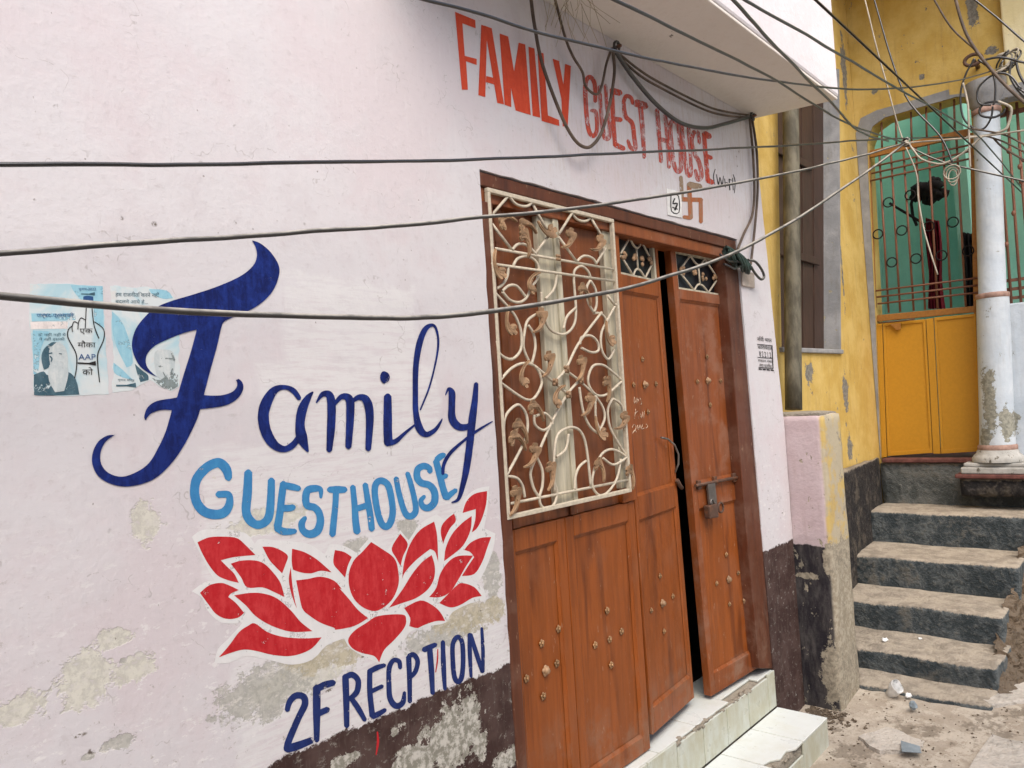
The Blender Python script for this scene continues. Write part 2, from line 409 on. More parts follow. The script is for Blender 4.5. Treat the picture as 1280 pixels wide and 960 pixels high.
def wood(name, c, dark, faded, fade=0.3):
    t = NT(name, 0.5, 0.35)
    g = t.noise(8, 4, 0.6, t.vec(5, 5, 0.35), 0.5); s_ = t.noise(2.4, 3, 0.6, t.vec(5, 5, 0.5, (3, 1, 0)), 0.3); n = t.noise(5, 5, 0.72)
    col = t.mix(t.rmp(g, 0.40, 0.62), c, tuple(e * 1.25 for e in c[:3]) + (1,))
    col = t.mix(t.rmp(s_, 0.52, 0.68, 0, 0.62), col, dark)
    col = t.mix(t.rmp(g, 0.58, 0.74, 0, 0.28), col, dark)
    col = t.mix(t.rmp(n, 0.47, 0.66, 0, fade), col, faded)
    scratch = t.rmp(t.noise(50, 3, 0.8, t.vec(1, 1, 0.3, (2, 2, 2))), 0.66, 0.71, 0, 0.55)
    col = t.mix(scratch, col, (0.42, 0.27, 0.17, 1))
    dust = t.m_('MULTIPLY', t.rmp(t.z, 0.70, 0.32), t.rmp(n, 0.45, 0.62, 0, 0.45))
    col = t.mix(dust, col, (0.28, 0.19, 0.13, 1))
    t.color(col); t.rough(t.rmp(n, 0.35, 0.65, 0.38, 0.62))
    t.bump(g, 0.15, 0.005)
    return t.m
def stone(name, c1, c2, dust, dustk=0.95, f=9.0):
    """rough blackened stone; pale dust lies on what faces up"""
    t = NT(name, 0.9, 0.2)
    a = t.noise(f, 5, 0.75); b = t.noise(f * 4, 4, 0.75)
    c = t.mix(t.rmp(a, 0.40, 0.62), c1, c2)
    c = t.mix(t.rmp(b, 0.54, 0.68, 0, 0.45), c, tuple(min(1, e * 2.6) for e in c2[:3]) + (1,) if c2[0] < 0.1 else (0.17, 0.165, 0.145, 1))
    c = t.mix(t.rmp(t.noise(f * 0.5, 4, 0.7), 0.54, 0.66, 0, 0.45), c, (0.16, 0.135, 0.10, 1))
    up = t.m_('ADD', t.nz, t.m_('MULTIPLY', t.m_('SUBTRACT', b, 0.5), 0.8))
    dc = t.mix(t.rmp(a, 0.42, 0.62), dust, tuple(e * 0.66 for e in dust[:3]) + (1,))
    c = t.mix(t.rmp(up, 0.45, 0.72, 0, dustk), c, dc)
    t.color(c)
    t.bump(t.m_('ADD', t.m_('MULTIPLY', a, 1.6), t.m_('MULTIPLY', b, 0.7)), 0.8, 0.018)
    return t.m
def tile_mat(name, c, dirt):
    t = NT(name, 0.28, 0.5)
    d = t.rmp(t.noise(6, 6, 0.72), 0.42, 0.75, 0, 0.55)
    col = t.mix(d, c, dirt)
    col = t.mix(t.rmp(t.noise(45, 5, 0.75), 0.62, 0.70, 0, 0.6), col, (0.33, 0.30, 0.22, 1))
    vert = t.rmp(t.m_('ABSOLUTE', t.nz), 0.7, 0.3)
    col = t.mix(t.m_('MULTIPLY', vert, t.rmp(t.noise(9, 6, 0.7, t.vec(2, 2, 1)), 0.35, 0.68, 0.25, 0.85)), col, dirt)
    t.color(col); t.rough(t.rmp(t.noise(12, 4), 0.3, 0.7, 0.25, 0.6))
    t.bump(t.noise(8, 3), 0.08, 0.01)
    return t.m
def ground_mat():
    t = NT('dusty_ground', 0.95, 0.15)
    a = t.noise(2.6, 6, 0.7); b = t.noise(9, 7, 0.75); g = t.noise(60, 5, 0.7)
    c = t.mix(t.rmp(a, 0.38, 0.66), (0.46, 0.40, 0.325, 1), (0.34, 0.285, 0.22, 1))
    c = t.mix(t.rmp(b, 0.50, 0.56, 0, 0.85), c, (0.52, 0.46, 0.375, 1))
    c = t.mix(t.rmp(t.noise(4, 5, 0.75, t.vec(1, 1, 1, (4, 4, 0))), 0.53, 0.60, 0, 0.65), c, (0.165, 0.135, 0.10, 1))
    c = t.mix(t.rmp(g, 0.55, 0.72, 0, 0.5), c, (0.14, 0.11, 0.085, 1))
    t.color(c)
    t.bump(t.m_('ADD', b, t.m_('MULTIPLY', g, 0.3)), 0.8, 0.015)
    return t.m
def ironwork(name, c, rust, k=0.3, vr=0.8):
    t = NT(name, 0.55, 0.4)
    a = t.noise(14, 6, 0.75); f = t.noise(60, 4)
    col = t.mix(t.rmp(f, 0.35, 0.65), c, tuple(e * vr for e in c[:3]) + (1,))
    col = t.mix(t.rmp(a, 0.66 - k * 0.3, 0.76 - k * 0.3, 0, 0.85), col, rust)
    t.color(col); t.bump(f, 0.2, 0.002)
    return t.m
M = {}
M['pink'] = wall_material()
M['soffit'] = plaster('canopy_plaster', (0.80, 0.75, 0.68, 1), (0.83, 0.78, 0.71, 1), (0.68, 0.60, 0.50, 1), (0.42, 0.40, 0.34, 1), 0.70, 3, drip=0.25)
M['fascia'] = plaster('canopy_whitewash', (0.70, 0.66, 0.67, 1), (0.74, 0.71, 0.72, 1), (0.55, 0.50, 0.48, 1), (0.45, 0.43, 0.38, 1), 0.74, 3, drip=0.2)
def spot(px, r, X=None, Y=None):
    p = PX(px, X) if X else PY(px, Y); q = PX((px[0] + r[0], px[1]), X) if X else PY((px[0] + r[0], px[1]), Y); w = PX((px[0], px[1] + r[1]), X) if X else PY((px[0], px[1] + r[1]), Y)
    return ('yz' if X else 'xz', (p.y if X else p.x, p.z), (abs((q.y - p.y) if X else (q.x - p.x)), abs(w.z - p.z)))
YSP = [spot(*a) for a in (((1057, 492), (3, 24), None, .2), ((1052, 330), (1, 50), None, .2), ((1011, 465), (5, 14), None, .2), ((1055, 90), (3, 40), None, .2),
       ((1215, 14), (7, 24), 6.1), ((1240, 62), (8, 6), 6.1), ((1093, 115), (5, 4), 6.1), ((1152, 96), (4, 4), 6.1), ((1062, 560), (3, 16), None, .2))]
M['yellow'] = plaster('yellow_limewash', (0.52, 0.345, 0.085, 1), (0.63, 0.455, 0.15, 1), (0.36, 0.235, 0.085, 1), (0.25, 0.235, 0.20, 1), 0.655, 4, drip=0.6, spots=YSP)
M['cream'] = plaster('pale_yellow_limewash', (0.72, 0.62, 0.34, 1), (0.78, 0.70, 0.45, 1), (0.5, 0.4, 0.2, 1), (0.5, 0.48, 0.42, 1), 0.70, 4)
M['bluegrey'] = plaster('blue_grey_plaster', (0.24, 0.245, 0.25, 1), (0.34, 0.34, 0.34, 1), (0.17, 0.15, 0.12, 1), (0.42, 0.38, 0.26, 1), 0.66, 6, drip=0.5)
M['pier'] = plaster('pier_plaster', (0.53, 0.42, 0.43, 1), (0.58, 0.48, 0.49, 1), (0.40, 0.30, 0.28, 1), (0.42, 0.37, 0.28, 1), 0.60, 5,
                    dado=(0.84, (0.024, 0.021, 0.026, 1), (0.10, 0.09, 0.085, 1)), sidec=((0.55, 0.40, 0.14, 1), (0.46, 0.40, 0.28, 1)), spots=[spot((1040, 845), (14, 34), 3.87), spot((1035, 700), (6, 26), 3.87), spot((1008, 720), (18, 4), 3.87), spot((995, 870), (10, 16), 3.87)])
M['whitewash'] = plaster('white_limewash', (0.47, 0.53, 0.585, 1), (0.56, 0.61, 0.65, 1), (0.39, 0.40, 0.40, 1), (0.32, 0.315, 0.26, 1), 0.64, 6, drip=0.5, spots=[spot((1240, 500), (9, 42), 6.0), spot((1236, 545), (8, 14), 6.0), spot((1262, 530), (10, 20), 6.0)])
M['dirtywhite'] = plaster('dirty_whitewash', (0.36, 0.355, 0.33, 1), (0.50, 0.49, 0.46, 1), (0.24, 0.225, 0.19, 1), (0.20, 0.185, 0.15, 1), 0.60, 9, drip=0.5)
M['teal'] = plaster('teal_distemper', (0.31, 0.63, 0.52, 1), (0.37, 0.69, 0.57, 1), (0.24, 0.52, 0.43, 1), (0.3, 0.5, 0.42, 1), 0.76, 3)
M['base'] = stone('blackened_base', (0.022, 0.021, 0.022, 1), (0.05, 0.044, 0.04, 1), (0.34, 0.29, 0.22, 1), 0.9)
M['step'] = stone('dark_step_stone', (0.045, 0.056, 0.061, 1), (0.120, 0.134, 0.136, 1), (0.46, 0.395, 0.31, 1))
M['topriser'] = stone('dusty_top_riser', (0.075, 0.082, 0.078, 1), (0.15, 0.155, 0.145, 1), (0.40, 0.35, 0.28, 1), 0.9, 6)
M['rubble'] = stone('brown_rubble', (0.085, 0.060, 0.038, 1), (0.16, 0.118, 0.080, 1), (0.20, 0.158, 0.115, 1), 0.6)
M['mortar'] = stone('crumbling_mortar', (0.28, 0.25, 0.20, 1), (0.42, 0.375, 0.30, 1), (0.48, 0.42, 0.33, 1), 0.6, 14)
M['slab'] = stone('pale_paving', (0.46, 0.42, 0.37, 1), (0.54, 0.50, 0.44, 1), (0.55, 0.50, 0.43, 1), 0.8, 5)
M['ground'] = ground_mat()
M['wood'] = wood('varnished_door_wood', (0.255, 0.066, 0.011, 1), (0.085, 0.020, 0.006, 1), (0.30, 0.115, 0.050, 1), 0.30)
M['wood_worn'] = wood('faded_door_wood', (0.225, 0.062, 0.016, 1), (0.085, 0.025, 0.010, 1), (0.30, 0.145, 0.088, 1), 0.7)
M['frame'] = wood('dark_frame_wood', (0.105, 0.032, 0.014, 1), (0.045, 0.014, 0.009, 1), (0.22, 0.13, 0.09, 1), 0.35)
M['panel_dark'] = wood('window_panel_wood', (0.20, 0.062, 0.020, 1), (0.085, 0.027, 0.012, 1), (0.26, 0.13, 0.08, 1), 0.4)
M['creamiron'] = ironwork('cream_painted_iron', (0.66, 0.585, 0.45, 1), (0.27, 0.17, 0.09, 1), 0.1)
M['creamwood'] = flat('cream_painted_post', (0.52, 0.48, 0.36, 1), 0.6, 0.3, var=0.22, scale=9, sv=(6, 6, 0.6))
M['bronze'] = flat('brown_cast_ornament', (0.36, 0.225, 0.125, 1), 0.5, 0.4, var=0.3)
M['rustiron'] = ironwork('rusty_lock_iron', (0.11, 0.06, 0.04, 1), (0.20, 0.08, 0.035, 1), 0.5)
M['steel'] = flat('dull_steel', (0.22, 0.20, 0.18, 1), 0.4, 0.5, 0.6)
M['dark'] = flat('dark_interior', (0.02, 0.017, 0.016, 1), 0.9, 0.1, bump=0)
M['glass'] = flat('dark_glass', (0.012, 0.012, 0.016, 1), 0.35, 0.3, bump=0, var=0.1)
M['tile'] = tile_mat('white_glazed_tile', (0.62, 0.66, 0.60, 1), (0.46, 0.44, 0.30, 1))
M['tile_top'] = tile_mat('white_step_tile', (0.74, 0.78, 0.75, 1), (0.60, 0.60, 0.50, 1))
M['navy'] = paint('navy_sign_paint', (0.006, 0.013, 0.095, 1), (0.013, 0.034, 0.215, 1), 0.33)
M['navy2'] = paint('dark_blue_sign_paint', (0.013, 0.025, 0.115, 1), (0.02, 0.04, 0.17, 1), 0.37)
M['sky_paint'] = paint('light_blue_sign_paint', (0.045, 0.215, 0.46, 1), (0.06, 0.27, 0.52, 1), 0.35)
M['red'] = paint('lotus_red_paint', (0.47, 0.016, 0.022, 1), (0.58, 0.045, 0.050, 1), 0.35)
M['white_paint'] = paint('lotus_white_paint', (0.72, 0.72, 0.71, 1), (0.76, 0.76, 0.75, 1), 0.39, wn=20)
M['orange'] = paint('orange_red_sign_paint', (0.58, 0.062, 0.025, 1), (0.66, 0.085, 0.035, 1), 0.34)
M['orange_faded'] = paint('faded_orange_red_sign_paint', (0.52, 0.055, 0.03, 1), (0.58, 0.11, 0.08, 1), 0.43, 0.62)
M['orange_mid'] = paint('half_faded_sign_paint', (0.54, 0.06, 0.03, 1), (0.60, 0.10, 0.06, 1), 0.41, 0.78)
M['black_paint'] = paint('black_marker_paint', (0.02, 0.018, 0.018, 1), None, 0.25)
M['symbol'] = paint('terracotta_paint', (0.42, 0.12, 0.04, 1), (0.30, 0.22, 0.15, 1), 0.30)
M['symbol_grey'] = paint('faded_brown_paint', (0.30, 0.21, 0.135, 1), (0.36, 0.27, 0.19, 1), 0.42)
M['chalk'] = paint('chalk_scribble', (0.55, 0.42, 0.30, 1), None, 0.46)
M['cable'] = flat('black_cable_sheath', (0.020, 0.019, 0.018, 1), 0.28, 0.9, var=0.4, scale=9, bump=0.1)
def highlight_cable(name, c, dust):  # dust is a pale tone on upward faces, painting in the sky highlight
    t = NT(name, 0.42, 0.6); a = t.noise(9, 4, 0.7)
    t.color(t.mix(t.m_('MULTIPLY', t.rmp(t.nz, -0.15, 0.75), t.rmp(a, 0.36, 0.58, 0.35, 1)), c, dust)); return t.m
M['cable_grey_old'] = flat('weathered_grey_cable', (0.085, 0.08, 0.07, 1), 0.26, 1.0, var=0.4, scale=7, bump=0.1)
M['cable_grey'] = highlight_cable('highlit_grey_cable', (0.045, 0.042, 0.038, 1), (0.42, 0.40, 0.35, 1))
M['cable_pale'] = flat('pale_cable', (0.42, 0.375, 0.30, 1), 0.55, 0.4, var=0.3, scale=8, bump=0.1)
M['cable_brown'] = flat('dusty_brown_cable', (0.13, 0.095, 0.07, 1), 0.6, 0.3, var=0.4, scale=8, bump=0.1)
M['tape'] = flat('green_tape', (0.028, 0.055, 0.045, 1), 0.5, 0.4, var=0.5, scale=30)
M['ochre'] = ironwork('ochre_gate_paint', (0.55, 0.265, 0.018, 1), (0.36, 0.17, 0.03, 1), 0.02, 0.93)
M['orangewood'] = ironwork('orange_brown_gate_paint', (0.36, 0.155, 0.03, 1), (0.15, 0.07, 0.03, 1), 0.2)
M['brickbar'] = ironwork('brick_red_bar_paint', (0.23, 0.095, 0.055, 1), (0.13, 0.06, 0.04, 1), 0.3)
M['shutter'] = flat('brown_shutter_paint', (0.050, 0.027, 0.019, 1), 0.5, 0.4, var=0.25, scale=8, sv=(5, 5, 0.7))
M['pipe'] = flat('grey_green_pipe', (0.13, 0.118, 0.085, 1), 0.7, 0.3, var=0.4, scale=10, sv=(2, 2, 0.6))
M['redsill'] = flat('red_sill_paint', (0.16, 0.065, 0.055, 1), 0.8, 0.2, var=0.35)
M['redcloth'] = flat('dark_red_cloth', (0.17, 0.012, 0.022, 1), 0.9, 0.2, var=0.3)
M['darkcloth'] = flat('black_cloth', (0.018, 0.014, 0.014, 1), 0.9, 0.2)
M['terracotta'] = flat('terracotta_band', (0.36, 0.235, 0.19, 1), 0.8, 0.2)
M['litter'] = flat('white_paper_litter', (0.80, 0.80, 0.78, 1), 0.6, 0.3, var=0.15)
M['litter_blue'] = flat('blue_grey_plastic', (0.24, 0.29, 0.32, 1), 0.4, 0.4, var=0.15)
M['straw'] = flat('dry_straw', (0.40, 0.33, 0.20, 1), 0.9, 0.1, bump=0)
M['plastic'] = flat('clouded_plastic', (0.50, 0.42, 0.36, 1), 0.35, 0.5, var=0.2)

# ================================================================== SETTING: ground
def ground_h(x, y):
    k = max(0.0, min(1.0, (x - 3.45) / 0.9))
    h = 0.015 + 0.06 * k * k * (3 - 2 * k)
    near = max(0.0, 1 - max(0.0, abs(x - 4) - 3.5) / 2) * max(0.0, 1 - max(0.0, abs(y + 1) - 2.5) / 2)
    n = mnoise.noise(Vector((x * 2.1, y * 2.1, 0.3))) * 0.012 + mnoise.noise(Vector((x * 7, y * 7, 2))) * 0.006 + mnoise.noise(Vector((x * 19, y * 19, 5))) * 0.003
    return h + n * near
def frange(a, b, st):
    n = int(round((b - a) / st)); return [a + (b - a) * i / n for i in range(n + 1)]
gx = [-80, -40, -15, -6] + frange(-2, 2.6, 0.3) + frange(2.65, 5.0, 0.025) + frange(5.1, 8, 0.2) + [12, 25, 50, 90]
gy = [-90, -40, -18, -8] + frange(-4, -1.8, 0.2) + frange(-1.75, 0.25, 0.025) + frange(0.4, 3, 0.3) + [6, 15, 40, 90]
mb = MB(); nyv = len(gy)
mb.add([(x, y, ground_h(x, y)) for x in gx for y in gy],
       [(i * nyv + j, (i + 1) * nyv + j, (i + 1) * nyv + j + 1, i * nyv + j + 1) for i in range(len(gx) - 1) for j in range(nyv - 1)], True)
ground = tag(mb.build('ground', M['ground']), kind='structure')
# worn paving slabs by the lane's right side
for pts in ([(1190, 985), (1248, 905), (1300, 896), (1330, 990)], [(1205, 874), (1300, 858), (1330, 884), (1240, 892)],
            [(1250, 852), (1290, 800), (1340, 812), (1340, 848)], [(1072, 915), (1118, 898), (1160, 906), (1150, 928), (1100, 934)]):
    base = [PZ(p, 0.05) for p in pts]; c = sum(base, Vector()) / len(base)
    zt = max(ground_h(c.x, c.y) + 0.016, 0.05) if pts[0][0] > 1150 else ground_h(c.x, c.y) + 0.008
    loop = []
    for i, p in enumerate(base):
        q = base[(i + 1) % len(base)]
        for k in range(5):
            r = p.lerp(q, k / 5); loop.append(Vector((r.x + random.uniform(-.012, .012), r.y + random.uniform(-.012, .012), zt)))
    MB().poly(loop, (0, 0, 1), thick=0.06).build('paving_slab', M['slab'], ground, bevel=0.008)

# unseen wall opposite the houses, added to bounce light and narrow the sky
tag(MB().box(-7, 3.2, -4.0, -3.5, -.2, 4.6).build('opposite_bounce_wall', M['fascia'], bevel=.02), kind='structure')

# ================================================================== GUEST HOUSE
house = thing('guest_house', 'pale pink plastered guest house with brown double door and overhanging ledge', 'building', (1.7, 0, 0))
def jag(P, st=0.05, a=0.0025):
    out = []
    for i, p in enumerate(P):
        q = P[(i + 1) % len(P)]; d = math.dist(p, q); n = max(1, min(60, int(d / st)))
        for k in range(n):
            t = k / n; j = a if k else 0
            out.append((p[0] + (q[0] - p[0]) * t + random.uniform(-j, j), p[1] + (q[1] - p[1]) * t + random.uniform(-j, j)))
    return out
DX0, DX1, DZ0, DZ1 = 1.705, 3.495, 0.31, 2.338
outl = jag([(-3.0, -0.3), (DX0, -0.3), (DX0 - 0.003, DZ1), (DX1 - 0.03, DZ1 + 0.004), (DX1 + 0.035, DZ0), (DX1 + 0.035, -0.3), (3.87, -0.3), (3.868, 1.4), (3.752, 2.99), (3.70, 5.2), (-3.0, 5.2)])
MB().poly([(x, 0, z) for x, z in outl], (0, -1, 0), thick=0.22).build('wall', M['pink'], house)
# overhanging ledge above the door
ZS = 2.985
mb = MB(); L = [(1.30, 0.0), (1.30, -0.395), (3.835, -0.385), (3.75, 0.0)]
mb.hexa([(x, y - 0.0, ZS) for x, y in L], (0, 0, 0.012)); canopy = mb.build('ledge_soffit', M['soffit'], house, bevel=0.004)
mb = MB(); mb.hexa([(1.295, -0.003, ZS + 0.0125), (1.295, -0.40, ZS + 0.0125), (3.842, -0.39, ZS + 0.0125), (3.757, -0.003, ZS + 0.0125)], (0, 0, 1.9))
mb.build('ledge', M['fascia'], house, bevel=0.012)
# dark hallway behind the doors
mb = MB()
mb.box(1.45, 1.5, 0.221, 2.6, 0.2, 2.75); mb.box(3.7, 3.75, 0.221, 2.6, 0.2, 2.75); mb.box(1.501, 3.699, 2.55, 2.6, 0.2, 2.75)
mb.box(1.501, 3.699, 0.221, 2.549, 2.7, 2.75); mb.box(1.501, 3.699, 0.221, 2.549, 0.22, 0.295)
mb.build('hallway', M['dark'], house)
# door frame
fm = M['frame']
mb = MB(); mb.box(DX0 + 0.002, 1.757, 0.004, 0.10, DZ0, 2.245); mb.build('door_jamb', fm, house, bevel=0.004)
J0 = WALL.at((937, 640)).x
mb = MB(); q = [WALL.at(p, -0.004) for p in ((906, 312), (920, 301), (955, 690), (967, 836), (950, 836), (932, 640))]
mb.poly(q, (0, -1, 0), thick=0.09); mb.build('door_jamb', fm, house, bevel=0.004)
mb = MB(); mb.box(DX0 + 0.002, DX1 - 0.032, 0.006, 0.06, 2.292, 2.334); mb.build('lintel_moulding', fm, house, bevel=0.004)
mb = MB(); mb.box(DX0 + 0.002, DX1 - 0.036, 0.016, 0.11, 2.2455, 2.2915); mb.build('lintel', M['wood_worn'], house, bevel=0.004)

class Leaf:
    """a door leaf: four sighted corners on its own (slightly swung) plane; parts placed by u,v inside it"""
    def __init__(s, plane, TL, TR, BR, BL, th=0.036):
        s.p = plane; s.c = [plane.at(q) for q in (TL, TR, BR, BL)]; s.th = th
    def at(s, u, v, off=0.0):
        a, b, c, d = s.c
        return a.lerp(b, u).lerp(d.lerp(c, u), v) + s.p.n * off
    def rect(s, mb, u0, u1, v0, v1, off=0.0, th=None):
        mb.hexa([s.at(u0, v0, off), s.at(u1, v0, off), s.at(u1, v1, off), s.at(u0, v1, off)], -s.p.n * (th or s.th))
def stud(parent, plane, px, r=0.0105, big=False):
    """cast flower stud nailed to a door panel"""
    c = plane.at(px, 0.002); mb = MB(); k = 5
    for i in range(k):
        a = 2 * math.pi * i / k + 0.4
        d = plane.t * math.cos(a) + Vector((0, 0, 1)) * math.sin(a)
        mb.sphere(c + d * r * 0.75 + plane.n * 0.002, r * (0.55 if not big else 0.7), 6, 4, (1, 0.6, 1))
    mb.sphere(c + plane.n * 0.006, r * (0.5 if not big else 1.0), 6, 4)
    return mb.build('stud', M['brassy'] if not big else M['bronze'], parent)
M['brassy'] = flat('worn_brass_stud', (0.36, 0.21, 0.10, 1), 0.45, 0.5, 0.3, var=0.3)

def raised_panel(leaf, parent, u0, u1, v0, v1, mat, mould=True):
    mb = MB(); leaf.rect(mb, u0, u1, v0, v1, -0.011, 0.012); p = mb.build('panel', mat, parent)
    if mould:
        a = leaf.at(u0, v0, -0.009); b = leaf.at(u1, v0, -0.009); c = leaf.at(u1, v1, -0.009); d = leaf.at(u0, v1, -0.009)
        mb = MB(); w = 0.010
        ctr = (a + b + c + d) / 4
        def inn(p): return p + (leaf.p.t * (w if (ctr - p).dot(leaf.p.t) > 0 else -w)) + Vector((0, 0, w if ctr.z > p.z else -w))
        o = [a, b, c, d]; i_ = [inn(p) for p in o]; hi = leaf.p.n * 0.006
        for k in range(4):
            k2 = (k + 1) % 4
            mb.add([o[k] + hi, o[k2] + hi, i_[k2], i_[k]], [(0, 1, 2, 3)])
        mb.build('panel_moulding', mat, parent, fixn=False)
    return p
# -- fixed left half: two lower leaves, window above
PL = Plane((0, 0.04), (1, 0.04))
xa, xb = 1.758, PL.at((709, 700)).x; xc = 2.492
def L_rect(x0, x1, z0, z1):
    lf = Leaf(PL, (0, 0), (1, 0), (1, 1), (0, 1)); lf.c = [Vector((x0, 0.04, z1)), Vector((x1, 0.04, z1)), Vector((x1, 0.04, z0)), Vector((x0, 0.04, z0))]; return lf
zr = PL.at((760, 634)).z
for (x0, x1, studs, lab) in ((xa, xb, ((676, 804), (657, 848), (695, 829), (678, 870), (697, 786)), 'lower door leaf nearest the lotus mural'),
                             (xb + 0.003, xc, ((758, 763), (743, 806), (776, 789), (763, 831), (761, 799)), 'lower door leaf under the right side of the grille')):
    lf = L_rect(x0, x1, 0.318, zr)
    mb = MB(); uw = 0.045 / (x1 - x0)
    lf.rect(mb, 0, uw, 0, 1); lf.rect(mb, 1 - uw, 1, 0, 1); lf.rect(mb, uw, 1 - uw, 0, 0.075); lf.rect(mb, uw, 1 - uw, 0.935, 1)
    dl = mb.build('door_leaf', M['wood'], house, bevel=0.003); dl['label'] = lab
    raised_panel(lf, dl, uw, 1 - uw, 0.075, 0.935, M['wood'])
    sp = Plane((0, 0.051), (1, 0.051))
    for q in studs: stud(dl, sp, q)
    if x0 == xa: stud(dl, sp, (681, 838), 0.013, True)
# window over them: posts and panels behind the grille
wz0, wz1 = zr + 0.003, 2.244
win = MB(); win.box(xa, xc - 0.09, 0.05, 0.07, wz0, wz1); win = win.build('window', M['panel_dark'], house)
for a, b in (((670, 262), (716, 632)), ):
    mb = MB(); mb.hexa([PY(p, 0.030) for p in ((669, 258), (690, 263), (718.5, 630), (695.5, 635))], (0, 0.02, 0)); mb.build('window_post', M['creamwood'], win, bevel=0.003)
    mb = MB(); mb.hexa([PY(p, 0.022) for p in ((690, 263), (697, 265), (723.5, 629), (718.5, 630))], (0, 0.028, 0)); mb.build('window_post', M['creamwood'], win, bevel=0.003)
mb = MB(); mb.hexa([PY(p, 0.028) for p in ((751, 268), (763, 272), (790, 608), (777, 611))], (0, 0.024, 0)); mb.build('window_post', M['creamwood'], win, bevel=0.003)
for x in (1.80, 2.10):
    mb = MB(); mb.box(x, x + 0.035, 0.040, 0.0495, wz0, wz1); mb.build('shutter_stile', M['panel_dark'], win, bevel=0.003)
mb = MB(); mb.box(xc - 0.088, xc, 0.03, 0.072, wz0, wz1); mb.build('mullion', M['wood'], house, bevel=0.004)

# -- swung right leaves
P3 = Plane((2.536, 0.045), (2.955, 0.10)); P4 = Plane((2.991, 0.075), (3.455, 0.034))
lf3 = Leaf(P3, (768, 281), (821, 298), (868, 872), (816, 919)); lf4 = Leaf(P4, (837, 300), (904, 316), (949, 834), (889, 871))
def lattice(lf, parent, u0, u1, v0, v1):
    """fanlight: dark glass, iron hexagon lattice and cast leaves"""
    mb = MB(); lf.rect(mb, u0, u1, v0, v1, -0.022, 0.006); mb.build('fanlight_glass', M['glass'], parent)
    g = lambda a, b: lf.at(u0 + (u1 - u0) * a, v0 + (v1 - v0) * b, -0.008)
    for pl in ([(0.08, .50), (0.34, .04)], [(0.34, .04), (.45, .22), (.56, .22), (0.66, .04)], [(0.66, .04), (.92, .50)], [(0.92, .55), (.68, .97)],
               [(0.08, .55), (.36, .97)], [(0.36, .97), (.45, .80), (.56, .80), (.68, .97)], [(.5, .24), (.5, .78)]):
        MB().tube([g(*p) for p in smooth_line(pl, 4)], 0.0045, 6).build('lattice_bar', M['creamiron'], parent)
    for a, b in ((.14, .5), (.40, .5), (.60, .55), (.86, .52)):
        mb = MB()
        for k in range(4): mb.sphere(g(a + random.uniform(-.05, .05), b + random.uniform(-.09, .09)) + lf.p.n * 0.004, 0.012, 6, 4, (1, .5, .8))
        mb.build('cast_leaf', M['bronze'], parent)
    mb = MB(); b = 0.02
    for q in ((u0, u1, v0, v0 + .004), (u0, u1, v1 - .004, v1), (u0, u0 + .012, v0 + .004, v1 - .004), (u1 - .05, u1, v0 + .004, v1 - .004)): lf.rect(mb, *q, -0.004, 0.016)
    mb.build('fanlight_bead', M['creamwood'], parent)
def swung(lf, mat, s0, v_t0, v_t1, v_p0, v_p1, v_q0, v_q1, studs1, studs2, lab, u0=0.10, u1=0.90):
    mb = MB()
    lf.rect(mb, 0, u0, 0, 1); lf.rect(mb, u1, 1, 0, 1)
    for a, b in ((0, v_t0), (v_t1, v_p0), (v_p1, v_q0), (v_q1, 1)): lf.rect(mb, u0, u1, a, b)
    dl = mb.build('door_leaf', mat, house, bevel=0.003); dl['label'] = lab
    raised_panel(lf, dl, u0, u1, v_p0, v_p1, mat); raised_panel(lf, dl, u0, u1, v_q0, v_q1, M['wood'])
    lattice(lf, dl, u0, u1, v_t0, v_t1)
    sp = Plane((lf.p.o - lf.p.n * 0.011)[:2], (lf.p.o - lf.p.n * 0.011 + lf.p.t)[:2])
    for i, q in enumerate(studs1 + studs2): stud(dl, sp, q, 0.009 if i % 5 else 0.012, i % 5 == 0)
    return dl
d3 = swung(lf3, M['wood'], 0, 0.012, 0.095, 0.128, 0.535, 0.583, 0.95, ((805, 481), (802, 449), (791, 481), (819, 480), (809, 515)),
           ((827, 754), (824, 720), (813, 763), (840, 745), (829, 789)), 'brown panelled leaf with chalk scribble, just ajar', 0.06, 0.94)
d4 = swung(lf4, M['wood_worn'], 0, 0.020, 0.105, 0.128, 0.535, 0.592, 0.955, ((884, 476), (883, 446), (871, 477), (900, 476), (887, 506)),
           ((910, 724), (907, 693), (895, 729), (922, 716), (911, 755), (930, 750)), 'worn brown leaf with rusty bolt and lock, standing ajar', 0.09, 0.93)
# handle, chalk marks, bolt and padlock
MB().tube([P3.at(p, o) for p, o in (((825, 547), .004), ((831, 549), .014), ((838, 556), .018), ((843, 568), .018), ((844, 580), .014), ((843, 590), .004))], 0.0042).build('door_handle', M['steel'], d3)
MB().tube([P3.at(p, .012) for p in ((843, 600), (846, 606), (849, 610))], 0.009).build('latch_ring', M['rustiron'], d3)
mb = MB(); zq = Z(770, 440, 0.25); Pc = Plane((P3.o - P3.n * 0.0105)[:2], (P3.o - P3.n * 0.0105 + P3.t)[:2])
for pl in ([(92, 225), (90, 260), (105, 230), (103, 258)], [(112, 235), (112, 260)], [(120, 230), (128, 258), (120, 262)],
           [(98, 285), (92, 335)], [(95, 310), (112, 295), (112, 332)], [(120, 300), (126, 330), (134, 300)], [(142, 295), (138, 330)],
           [(78, 385), (90, 360), (100, 380), (85, 400)], [(108, 365), (108, 392), (120, 365), (120, 385)], [(132, 362), (128, 385), (142, 380)], [(150, 360), (158, 372), (146, 384)],
           [(80, 410), (96, 392), (104, 410)]):
    mb.tube([Pc.at(zq(p)) for p in smooth_line(pl, 3)], 0.0016, 4)
mb.build('chalk_writing', M['chalk'], d3)
P4f = P4
